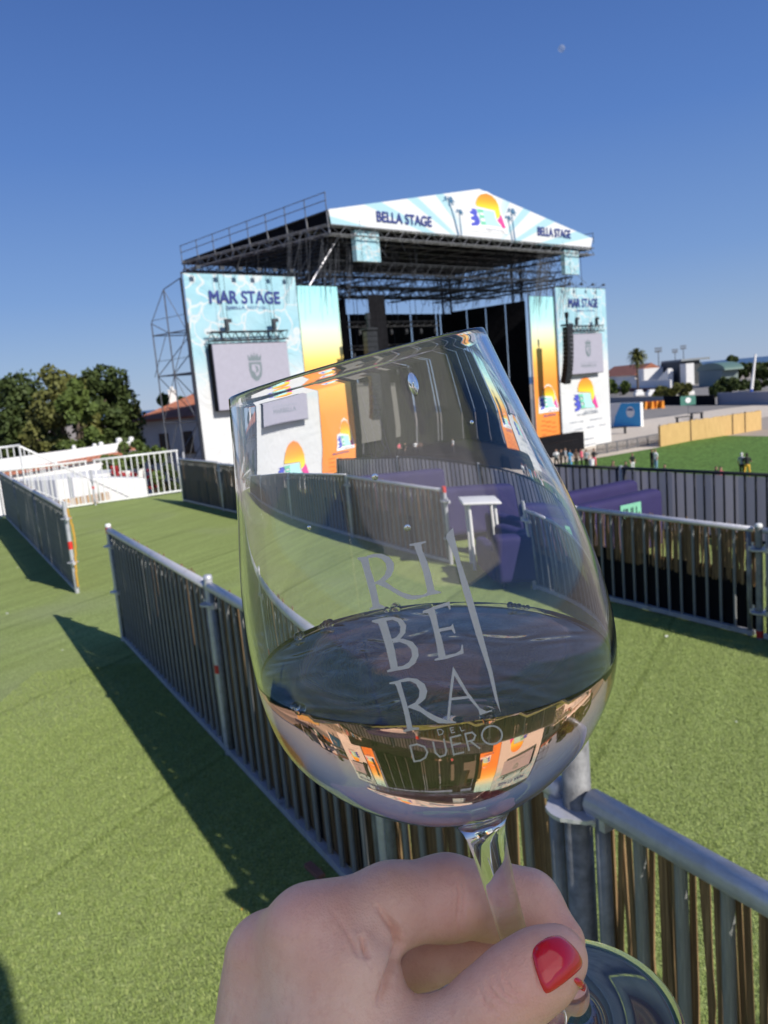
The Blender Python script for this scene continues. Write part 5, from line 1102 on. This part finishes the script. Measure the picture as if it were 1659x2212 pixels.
keep = (Si < .1180) & (Ri > .004); Si, Ri = Si[keep], Ri[keep]
bot_s = Si[-1]; br_ = Ri[-1]
inner_end = [(br_*math.cos(a), bot_s+.0022*math.sin(a)) for a in np.linspace(.15, math.pi/2, 8)]
rim = [(Ri[0]+(Ro[0]-Ri[0])*(.5-.5*math.cos(a)), -.0006*math.sin(a)) for a in np.linspace(0, math.pi, 7)][1:-1]
inner = [(r, s) for r, s in zip(Ri, Si)]+inner_end
prof = inner[::-1]+rim+[(r, s) for r, s in zip(Ro, So)]
G = thing('wine_glass', 'large stemmed wine glass with etched lettering, held up in front of the stage', 'wine glass', tuple(gP0+gA*.197))
NS = 128
mb = MB(); mb.lathe([(max(r, 1e-5), s) for r, s in prof], NS, gP0, gA); bowl = obj('bowl', mb, M_glass, G, True)
mb = MB(); st = [(.0080, .1243), (.0064, .1268), (.0055, .130), (.0048, .137), (.0043, .148), (.0040, .160), (.0041, .172), (.0046, .180), (.0060, .186), (.0085, .1895)]
mb.lathe(st, NS, gP0, gA); obj('stem', mb, M_glass, G, True)
mb = MB(); ft = [(.0085, .1895), (.013, .1915), (.020, .1930), (.028, .1939), (.036, .1946), (.0392, .1951), (.0397, .1956), (.0392, .1961), (.036, .1962), (.028, .1956), (.020, .1949), (.012, .1942), (1e-5, .1938)]
mb.lathe(ft, NS, gP0, gA); foot = obj('foot', mb, M_glass, G, True)
for o in (bowl, *[c for c in G.children if c.name.startswith(('stem', 'foot'))]):
    bm = bmesh.new(); bm.from_mesh(o.data); bmesh.ops.recalc_face_normals(bm, faces=bm.faces)
    bm.to_mesh(o.data); bm.free()
def fix_normals(o, center_fn):
    me = o.data; c = 0
# bowl normals: the outer face (last rings) must point away from the axis
def ensure(o, pick):
    me = o.data; off = wloc(o.parent); p = me.polygons[pick]; ctr = np.array(p.center[:])+np.array(off[:]); ax = gP0+gA*((ctr-gP0)@gA)
    if np.array(p.normal[:])@(ctr-ax) < 0: me.flip_normals()
ensure(bowl, (len(prof)-20)*NS); ensure([c for c in G.children if c.name.startswith('stem')][0], 3*NS); ensure(foot, 5*NS)
# wine: inner profile pushed slightly into the wall, cut by a level plane
wz = CP(940, 1408, .195+.15*.068)[2]
inn = [(r+.0003*(1 if r > .005 else 0), s+.0002) for r, s in inner[:-1]]+[(0., inner[-1][1]+.0002)]
wp = [(0., inn[0][1])]+inn
mbw = MB(); wp2 = [(max(r, 1e-6), s) for r, s in inn]; mbw.lathe(wp2, NS, gP0, gA)
bm = bmesh.new(); vv_ = [bm.verts.new(v) for v in mbw.v]
for f in mbw.f:
    try: bm.faces.new([vv_[i] for i in f])
    except ValueError: pass
bmesh.ops.remove_doubles(bm, verts=bm.verts, dist=2e-5)
bmesh.ops.bisect_plane(bm, geom=bm.verts[:]+bm.edges[:]+bm.faces[:], plane_co=(0, 0, wz), plane_no=(0, 0, 1), clear_outer=True)
be = [e for e in bm.edges if e.is_boundary and all(abs(v.co.z-wz) < 1e-5 for v in e.verts)]
# meniscus: raise the rim slightly, then an inner ring and a flat fill
ring = bmesh.ops.extrude_edge_only(bm, edges=be); nv = [g_ for g_ in ring['geom'] if isinstance(g_, bmesh.types.BMVert)]; cen = Vector((0, 0, 0))
for v in nv: cen += v.co
cen /= len(nv)
for v in nv: d = (v.co-cen); L_ = d.length; v.co -= d/L_*.0016; v.co.z -= .0009
e2 = [g_ for g_ in ring['geom'] if isinstance(g_, bmesh.types.BMEdge) and g_.is_boundary]
bmesh.ops.contextual_create(bm, geom=e2); bmesh.ops.recalc_face_normals(bm, faces=bm.faces)
me = bpy.data.meshes.new('wine'); 
for v in bm.verts: v.co -= Vector(tuple(gP0+gA*.12))
bm.to_mesh(me); wine_poly = [len(f.verts) > 10 for f in bm.faces]; bm.free(); me.materials.append(M_wine); me.materials.append(M_wtop); me.polygons.foreach_set('material_index', [int(q) for q in wine_poly]); me.polygons.foreach_set('use_smooth', [not q for q in wine_poly])
wo = bpy.data.objects.new('wine', me); C.objects.link(wo); wo.location = tuple(gP0+gA*.12); tag(wo, 'pale amber-pink wine filling the lower third of the glass', 'wine')
# etched lettering
mbo = MB(); mbo.lathe([(r, s) for r, s in zip(Ro, So)], NS, gP0, gA); bv = BVHTree.FromPolygons([Vector(v) for v in mbo.v], mbo.f)
cv = Vector(tuple(CAM))
def proj_glass(x, y, lift=.00012):
    d = Vector(tuple(ray(x, y))).normalized(); h = bv.ray_cast(cv, d)
    if h[0] is None: return None
    return h[0]-d*lift
a8 = lambda X, Y: ((1250+.6028*X)/1.8228, (2100+.6028*Y)/1.8228); a5 = lambda X, Y: ((850+.9645*X)/1.8228, (1250+.9645*Y)/1.8228)
m, t = newmat('etched_frost', (.8, .8, .85), .9); t.b.inputs['Specular IOR Level'].default_value = .2; f = t.noise(t.coord('Object'), 2500, 2); t.link(t.ramp(f, [(.3, (.74, .75, .82)), (.7, (.86, .87, .9))]), t.b.inputs['Base Color']); tb = t.new('ShaderNodeBsdfTranslucent'); tb.inputs[0].default_value = (.8, .84, .95, 1); mx = t.new('ShaderNodeMixShader'); mx.inputs[0].default_value = .5; t.link(t.b.outputs[0], mx.inputs[1]); t.link(tb.outputs[0], mx.inputs[2]); t.link(mx.outputs[0], t.n['Material Output'].inputs[0]); M_etch = m
def etch(name, polys, conv=a8):
    bm = bmesh.new()
    for P in polys:
        pts = [conv(*p) for p in P]; vs = [bm.verts.new((x, y, 0)) for x, y in pts]
        for tr_ in geometry.tessellate_polygon([[Vector((x, y, 0)) for x, y in pts]]):
            try: bm.faces.new([vs[i] for i in tr_])
            except ValueError: pass
    for _ in range(6):
        le = [e for e in bm.edges if e.calc_length() > 14]
        if not le: break
        bmesh.ops.subdivide_edges(bm, edges=le, cuts=1); bmesh.ops.triangulate(bm, faces=bm.faces)
    mb = MB(); bm.verts.index_update(); P3 = [proj_glass(v.co.x, v.co.y) for v in bm.verts]
    fs = [tuple(v.index for v in f_.verts) for f_ in bm.faces if all(P3[v.index] is not None for v in f_.verts)]
    mb.add([p if p is not None else (0, 0, 0) for p in P3], fs); bm.free()
    o = obj(name, mb, M_etch, G); o.parent = bowl; o.location = (0, 0, 0); return o
def band(out_, inn_): return out_+inn_[::-1] if False else out_+inn_
def stroke(pts, w_):
    res = []
    for (x0, y0), (x1, y1) in zip(pts[:-1], pts[1:]):
        dx, dy = x1-x0, y1-y0; L_ = math.hypot(dx, dy); dx, dy = dx/L_, dy/L_; e = w_*.3
        res.append([(x0-dx*e-dy*w_/2, y0-dy*e+dx*w_/2), (x1+dx*e-dy*w_/2, y1+dy*e+dx*w_/2), (x1+dx*e+dy*w_/2, y1+dy*e-dx*w_/2), (x0-dx*e+dy*w_/2, y0-dy*e-dx*w_/2)])
    return res
etch('etched_letter', [[(262, 158), (330, 150), (345, 230), (378, 330), (405, 460), (440, 478), (442, 488), (342, 502), (340, 492), (360, 478), (345, 400), (318, 300), (290, 200), (280, 178), (262, 172)],
    [(320, 148), (370, 133), (420, 133), (470, 155), (500, 195), (500, 235), (480, 280), (440, 315), (400, 335), (375, 330), (375, 320), (410, 300), (440, 270), (452, 230), (445, 195), (420, 168), (385, 155), (335, 162)],
    [(392, 328), (440, 312), (500, 355), (560, 388), (620, 405), (720, 400), (722, 408), (640, 432), (585, 430), (530, 405), (470, 368), (405, 338)]])
etch('etched_letter', [[(600, 70), (707, 50), (709, 60), (678, 72), (684, 110), (715, 180), (740, 260), (765, 370), (806, 382), (808, 390), (688, 412), (686, 402), (715, 388), (716, 370), (690, 250), (660, 160), (638, 100), (632, 82), (602, 82)]])
etch('etched_letter', [[(355, 568), (440, 550), (452, 580), (485, 690), (505, 760), (524, 870), (540, 893), (455, 908), (454, 896), (478, 885), (465, 820), (440, 720), (405, 610), (396, 590), (357, 580)],
    [(440, 550), (500, 545), (550, 560), (580, 600), (574, 650), (545, 685), (505, 705), (482, 700), (482, 692), (515, 678), (538, 650), (541, 610), (525, 580), (490, 564), (445, 572)],
    [(490, 700), (500, 688), (560, 688), (620, 708), (655, 750), (661, 800), (638, 850), (595, 882), (540, 893), (520, 885), (520, 872), (560, 865), (598, 840), (618, 800), (612, 758), (585, 728), (540, 710), (495, 714)]])
etch('etched_letter', [[(688, 506), (760, 480), (777, 540), (792, 620), (815, 700), (837, 800), (842, 820), (765, 833), (764, 822), (790, 812), (780, 740), (760, 640), (735, 550), (722, 522), (690, 518)],
    [(745, 483), (862, 446), (870, 495), (860, 497), (850, 472), (768, 497)], [(785, 625), (870, 608), (884, 590), (902, 650), (894, 655), (875, 628), (788, 645)], [(828, 800), (900, 785), (935, 765), (942, 728), (950, 728), (955, 785), (838, 821)]])
etch('etched_letter', [[(468, 975), (540, 958), (562, 1040), (592, 1140), (620, 1268), (664, 1268), (665, 1280), (562, 1298), (560, 1288), (585, 1275), (570, 1190), (545, 1090), (515, 1000), (505, 985), (470, 985)],
    [(530, 958), (590, 943), (650, 950), (700, 985), (718, 1030), (705, 1080), (665, 1115), (610, 1142), (592, 1140), (592, 1128), (638, 1105), (663, 1070), (666, 1025), (645, 985), (605, 965), (545, 972)],
    [(600, 1140), (655, 1118), (710, 1160), (775, 1195), (850, 1222), (905, 1230), (905, 1240), (850, 1242), (790, 1240), (730, 1208), (670, 1165)]])
etch('etched_letter', [[(885, 868), (898, 905), (880, 1040), (864, 1215), (850, 1222), (846, 1215), (862, 1050), (872, 960)], [(885, 868), (915, 920), (985, 1040), (1060, 1140), (1105, 1163), (1140, 1152), (1142, 1162), (1062, 1187), (1058, 1178), (1050, 1150), (990, 1080), (930, 990), (882, 905)], [(868, 1075), (1000, 1060), (1012, 1075), (868, 1092)]])
etch('etched_bar', [[(942, 885), (968, 858), (975, 900), (1000, 1000), (1040, 1120), (1085, 1280), (1130, 1450), (1162, 1612), (1140, 1560), (1110, 1440), (1060, 1290), (1010, 1120), (975, 980), (940, 900)]], a5)
el = [(1140+66*math.cos(a), 1318+60*math.sin(a)) for a in np.linspace(0, 2*math.pi, 25)]
for ch in ([[(605, 1388), (632, 1490)], [(605, 1388), (650, 1378), (700, 1395), (718, 1430), (705, 1465), (670, 1485), (632, 1490)]], [[(755, 1362), (772, 1435), (800, 1460), (835, 1448), (842, 1420), (825, 1345)]],
    [[(868, 1335), (890, 1445)], [(868, 1335), (935, 1318)], [(878, 1385), (935, 1370)], [(890, 1445), (955, 1430)]], [[(965, 1310), (990, 1418)], [(965, 1310), (1010, 1300), (1032, 1320), (1020, 1350), (975, 1362)], [(1000, 1358), (1060, 1405)]], [el]):
    etch('etched_letter', [s for q in ch for s in stroke(q, 12)])
for ch in ([[(783, 1282), (793, 1318)], [(783, 1282), (808, 1280), (822, 1295), (815, 1312), (793, 1318)]], [[(866, 1272), (876, 1304)], [(866, 1272), (888, 1268)], [(871, 1288), (888, 1284)], [(876, 1304), (898, 1299)]], [[(930, 1265), (940, 1292)], [(940, 1292), (960, 1285)]]):
    etch('etched_letter', [s for q in ch for s in stroke(q, 6)])
# bubbles where the wine meets the glass, and drops on the bowl
m, t = newmat('bubble_film', (.9, .9, .9), .02); t.b.inputs['Transmission Weight'].default_value = 1; t.b.inputs['IOR'].default_value = 1.25; M_bub = m
def drop(name, p, r, label=None, sx=1, sy=1):
    mb = MB(); mb.lathe([(r*math.sin(a), -r*math.cos(a)) for a in np.linspace(0.02, math.pi-.02, 10)], 14, p, gA); return obj(name, mb, M_bub, None, True, loc=tuple(p))
bubs = [(1050, 1300), (1058, 1302), (1066, 1303), (1074, 1304), (1082, 1304)]
ri_w = float(np.interp(.062, Si, Ri))
def wine_edge(ang, inset=.0012):
    best = None
    for s in np.arange(.03, .11, .0004):
        u = np.cross(gA, [0, 0, 1]); u /= np.linalg.norm(u); v = np.cross(gA, u); p = gP0+gA*s+(u*math.cos(ang)+v*math.sin(ang))*(float(np.interp(s, Si, Ri))-inset)
        if best is None or abs(p[2]-wz) < best[0]: best = (abs(p[2]-wz), p)
    return best[1]
def pix(p): q = np.array(p)-CAM; d = q@FW; return 829.5+FPX*(q@RT)/d, 1106-FPX*(q@UP)/d
edge = [(wine_edge(a), a) for a in np.linspace(0, 2*math.pi, 180, endpoint=False)]
def edge_at(x, far_):
    c_ = [(abs(pix(p)[0]-x), p) for p, a in edge if (pix(p)[1] < 1408) == far_]; return min(c_, key=lambda q: q[0])[1]
for k, (x, r) in enumerate(((1102, .0011), (1112, .0010), (1122, .0009), (1131, .0008), (1140, .0008), (852, .0017), (838, .001), (700, .0012), (712, .0014), (690, .0009), (640, .0013), (650, .0011))):
    p = edge_at(x, True); tag(drop('bubble', p, r), ('small air bubble at the far wine edge, right of the lettering' if k < 5 else 'air bubble at the far wine edge under the first letter' if k < 7 else 'air bubble in the cluster at the far left wine edge'), 'bubble', ('right', 'middle', 'left')[0 if k < 5 else 1 if k < 7 else 2]+' bubble cluster')
for k, (x, r) in enumerate(((642, .0011), (655, .0013), (1052, .0018))):
    p = edge_at(x, False); tag(drop('bubble', p, r), 'dark bubble at the near wine edge, '+('far left', 'left', 'under the letter A')[k], 'bubble')
for k, (x, y, r, lab) in enumerate(((893, 830, .0011, 'largest water drop near the rim'), (880, 1140, .0007, 'tiny drop above the letter I'), (810, 1030, .0007, 'tiny drop on the left of the bowl'), (1019, 912, .0005, 'tiny drop on the upper right of the bowl'), (668, 1140, .0005, 'tiny drop at the lower left of the bowl'))):
    p = proj_glass(x, y, .0001); mb = MB(); nrm = np.array(p)-(gP0+gA*((np.array(p)-gP0)@gA)); nrm /= np.linalg.norm(nrm); tdir = np.cross(nrm, gA); V = []; F = []; nu, nv_ = 14, 7
    for j in range(nv_+1):
        ph = math.pi/2*j/nv_
        for i in range(nu):
            a = 2*math.pi*i/nu; V.append(np.array(p)+(tdir*math.cos(a)*r+gA*math.sin(a)*r*(2.3 if k == 0 else 1))*math.cos(ph)+nrm*r*.35*math.sin(ph))
    for j in range(nv_):
        for i in range(nu): F.append((j*nu+i, j*nu+(i+1) % nu, (j+1)*nu+(i+1) % nu, (j+1)*nu+i))
    F.append(tuple(range(nu-1, -1, -1))); mb.add(V, F); tag(obj('water_drop', mb, M_glass, None, True, loc=tuple(p)), lab, 'water drop')

# ------------------------------------------------------------------ hand
def R_(px_, d): return px_*d/FPX
J = lambda x, y, d, r: (CP(x, y, d), R_(r, d))
def chain(P, pts, k):
    d = None
    for (a, ra), (b, rb) in zip(pts[:-1], pts[1:]):
        c_ = capd(P, a, b, ra, rb); d = c_ if d is None else smin(d, c_, k)
    return d
palm_ch = [[J(566, 2060, .228, 74), J(585, 2300, .222, 110), J(560, 2560, .23, 150)], [J(668, 2012, .216, 84), J(720, 2260, .208, 130), J(640, 2560, .215, 150)],
           [J(600, 2150, .238, 80), J(640, 2450, .245, 130)], [J(782, 2085, .207, 62), J(790, 2330, .202, 90), J(740, 2560, .205, 130)]]
fore = [J(600, 2560, .225, 150), J(520, 2850, .232, 165), J(330, 3300, .235, 210)]
index_ch = [J(675, 2008, .216, 82), J(845, 1955, .220, 82), J(965, 1938, .226, 82), J(1060, 1944, .2345, 76), J(1140, 1955, .2335, 68), J(1205, 2035, .2255, 58)]
thumb_ch = [J(800, 2400, .197, 120), J(960, 2268, .195, 96), J(1060, 2180, .194, 82), J(1118, 2128, .1945, 80), J(1172, 2090, .1965, 74), J(1206, 2066, .1995, 62)]
mid_ch = [J(600, 2090, .236, 74), J(820, 2090, .235, 62), J(914, 2068, .2365, 58), J(1000, 2045, .241, 56), J(1110, 2085, .246, 52), J(1180, 2138, .241, 50), J(1224, 2150, .2355, 48)]
ring_ch = [J(620, 2180, .244, 72), J(840, 2200, .252, 58), J(1000, 2190, .256, 54), J(1090, 2260, .248, 48)]
ring2 = [J(640, 2300, .25, 70), J(830, 2300, .26, 54), J(960, 2310, .262, 48), J(1020, 2380, .255, 42)]
creases = []
def crv(pts, d, wd, dp): creases.append((np.array([CP(x, y, d) for x, y in pts], np.float32), wd, dp))
c6 = lambda X, Y: ((750+1.2055*X)/1.8228, (3200+1.2055*Y)/1.8228)
def hand_f(P):
    pal = None
    for c_ in palm_ch: d = chain(P, c_, .006); pal = d if pal is None else smin(pal, d, .019)
    pal = smin(pal, chain(P, fore, .02), .02)
    idx = smin(pal, chain(P, index_ch, .004), .007); th = smin(pal, chain(P, thumb_ch, .004), .010)
    md = smin(pal, chain(P, mid_ch, .004), .004); rg = smin(pal, smin(chain(P, ring_ch, .004), chain(P, ring2, .004), .001), .004)
    d = smin(smin(idx, th, .0012), smin(md, rg, .0008), .0008)
    return d
SURF = []                                                    # crease strokes in picture pixels: (points, half width px, depth m)
for pts, wd, dp in (([(612, 300), (640, 345), (672, 385), (682, 430), (670, 480), (655, 520), (640, 560), (622, 600), (610, 640)], 12, .0030), ([(560, 395), (568, 440), (585, 480)], 10, .0018), ([(520, 400), (540, 450), (560, 480)], 8, .0007),
                    ([(868, 190), (880, 270), (868, 400)], 7, .0009), ([(885, 185), (896, 270), (884, 385)], 5, .0006), ([(852, 200), (862, 280), (850, 380)], 5, .0004), ([(600, 290), (625, 330), (640, 345)], 6, .0004), ([(440, 290), (520, 400), (600, 520)], 8, .0004), ([(1145, 430), (1118, 470), (1140, 560), (1165, 600)], 5, .0008),
                    ([(960, 540), (985, 590), (1040, 640)], 6, .0006), ([(985, 530), (1020, 590), (1070, 620)], 5, .0005), ([(1010, 520), (1050, 580), (1090, 600)], 5, .0004), ([(940, 570), (960, 620), (1000, 660)], 6, .0005), ([(900, 170), (905, 200), (900, 230)], 4, .0002)):
    SURF.append((np.array([c6(*p) for p in pts]), wd*.66, dp))
lo_ = np.array([1e9]*3); hi_ = -lo_
for ch in (*palm_ch, fore, index_ch, thumb_ch, mid_ch, ring_ch, ring2):
    for p, r in ch: lo_ = np.minimum(lo_, p-r-.004); hi_ = np.maximum(hi_, p+r+.004)
# fine grid for the hand, forearm included
V, F = snets(hand_f, lo_, hi_, .00105)
def subdiv(V, F, f):
    E_ = np.concatenate([F[:, [0, 1]], F[:, [1, 2]], F[:, [2, 3]], F[:, [3, 0]]]); E_ = np.sort(E_, 1); key = E_[:, 0].astype(np.int64)*len(V)+E_[:, 1]
    u_, idx = np.unique(key, return_inverse=True); ev = (V[u_//len(V)]+V[u_ % len(V)])/2; n = len(F); idx = idx.reshape(4, n)+len(V); fc = V[F].mean(1); fi = np.arange(n)+len(V)+len(ev)
    Vn = np.concatenate([V, ev, fc]).astype(np.float32); Fn = np.concatenate([np.stack([F[:, k], idx[k], fi, idx[k-1]], 1) for k in range(4)])
    e = .0003; out_ = []
    for i in range(0, len(Vn), 60000):
        P = Vn[i:i+60000]; d = f(P); g = np.stack([f(P+np.eye(3, dtype=np.float32)[k]*e)-f(P-np.eye(3, dtype=np.float32)[k]*e) for k in range(3)], -1)/(2*e); out_.append(P-(d/np.maximum((g*g).sum(-1), .3))[:, None]*g)
    return np.concatenate(out_), Fn
V, F = subdiv(V, F, hand_f)
# creases and fine skin relief, pushed along the surface normal
e = .0004; g = np.stack([hand_f(V+np.eye(3, dtype=np.float32)[i]*e)-hand_f(V-np.eye(3, dtype=np.float32)[i]*e) for i in range(3)], -1); g /= np.linalg.norm(g, axis=1)[:, None]+1e-9
q = V-CAM; dpt = q@FW; px_ = np.stack([829.5+FPX*(q@RT)/dpt, 1106-FPX*(q@UP)/dpt], 1); facing = (g*(q/np.linalg.norm(q, axis=1)[:, None])).sum(1) < .1
disp = np.zeros(len(V))
for pts, wd, dp in SURF:
    dm = np.full(len(V), 1e9); uu = np.zeros(len(V)); LL = np.linalg.norm(np.diff(pts, axis=0), axis=1); cum = np.concatenate([[0], np.cumsum(LL)])/LL.sum()
    for k_, (a, b) in enumerate(zip(pts[:-1], pts[1:])):
        d = b-a; t_ = np.clip(((px_-a)@d)/(d@d), 0, 1); dk = np.linalg.norm(px_-a-t_[:, None]*d, axis=1); m_ = dk < dm; uu = np.where(m_, cum[k_]+t_*(cum[k_+1]-cum[k_]), uu); dm = np.where(m_, dk, dm)
    disp -= np.where(facing & (dpt < .235), dp*np.exp(-(dm/wd)**2)*np.sin(math.pi*np.clip(uu, 0, 1))**.8, 0)
V2 = V+g*disp[:, None]
m, t = newmat('skin', (.5, .3, .22), .45); co = t.coord('Object'); f1 = t.noise(co, 60, 4); f2 = t.noise(co, 350, 4, .7); vo = t.new('ShaderNodeTexVoronoi'); vo.inputs['Scale'].default_value = 1500; t.link(co, vo.inputs[0])
c_ = t.mix(t.ramp(f1, [(.3, (0,)*3), (.7, (1,)*3)]), (.78, .48, .37), (.88, .61, .50)); c_ = t.mix(t.ramp(f2, [(.5, (0,)*3), (.8, (.4,)*3)]), c_, (.62, .29, .22))
hp = CP(600, 2150, .23)
for (x_, y_, d_), rr_ in (((1205, 2020, .2255), .02), ((1222, 2152, .2375), .013), ((1210, 2066, .1995), .013), ((1100, 2140, .185), .012), ((965, 1900, .22), .012), ((668, 1935, .21), .013), ((560, 1990, .225), .012), ((1000, 2045, .241), .02)):
    q_ = CP(x_, y_, d_)-hp; vd = t.new('ShaderNodeVectorMath', operation='DISTANCE'); t.link(co, vd.inputs[0]); vd.inputs[1].default_value = tuple(q_)
    c_ = t.mix(t.ramp(t.mth('DIVIDE', vd.outputs['Value'], rr_*2), [(0, (.34,)*3), (.5, (.16,)*3), (1, (0,)*3)]), c_, (.80, .30, .26))
t.link(c_, t.b.inputs['Base Color']); t.b.inputs['Subsurface Weight'].default_value = .18; t.b.inputs['Subsurface Radius'].default_value = (.009, .004, .002); t.b.inputs['Subsurface Scale'].default_value = .6
t.bump(t.mth('ADD', vo.outputs['Distance'], t.mth('MULTIPLY', f2, 1.2)), .24, .0006); t.b.inputs['Specular IOR Level'].default_value = .4; M_skin = m
mb = MB(); mb.v = [tuple(map(float, v)) for v in V2]; mb.f = [tuple(map(int, q_)) for q_ in F]; mb.mi = [0]*len(F)
hp = CP(600, 2150, .23); hand = obj('person', mb, M_skin, None, True, loc=tuple(hp)); tag(hand, 'left hand with red nail polish holding the wine glass stem', 'person')
bh = BVHTree.FromPolygons([Vector(v) for v in mb.v], mb.f)
m, t = newmat('red_nail_polish', (.68, .008, .025), .12); t.b.inputs['Coat Weight'].default_value = .8; t.b.inputs['Coat Roughness'].default_value = .08; M_nail = m
def nail(outline, nseg=10, conv=c6, lift=.0005, maxd=None, swell=.0006):
    pts = np.array([conv(*p) for p in outline]); c0_ = pts.mean(0); V = []; ok = True
    for k in range(nseg+1):
        f = k/nseg
        for p in pts:
            x, y = c0_+(p-c0_)*f; d = Vector(tuple(ray(x, y))).normalized(); h = bh.ray_cast(cv, d)
            if h[0] is None: return None
            V.append(h[0]+h[1]*(lift*(1 if f < .99 else .1)+swell*(1-f*f)))
    n = len(pts); F = [(k*n+i, k*n+(i+1) % n, (k+1)*n+(i+1) % n, (k+1)*n+i) for k in range(nseg) for i in range(n)]
    mb = MB(); mb.add(V, F); o = obj('fingernail', mb, M_nail, hand, True); return o
def smooth_closed(p, n=48):
    p = np.array(p, float); k = len(p); out_ = []
    for i in range(k):
        p0, p1, p2, p3 = p[i-1], p[i], p[(i+1) % k], p[(i+2) % k]
        for t_ in np.arange(6)/6: out_.append(.5*((2*p1)+(-p0+p2)*t_+(2*p0-5*p1+4*p2-p3)*t_**2+(-p0+3*p1-3*p2+p3)*t_**3))
    return out_
nail(smooth_closed([(1117, 462), (1130, 432), (1165, 408), (1205, 402), (1240, 425), (1268, 458), (1280, 488), (1272, 512), (1235, 545), (1195, 575), (1165, 590), (1150, 575), (1130, 520)]))
nail(smooth_closed([(1252, 548), (1262, 538), (1276, 547), (1288, 566), (1287, 584), (1270, 574)]), 5)
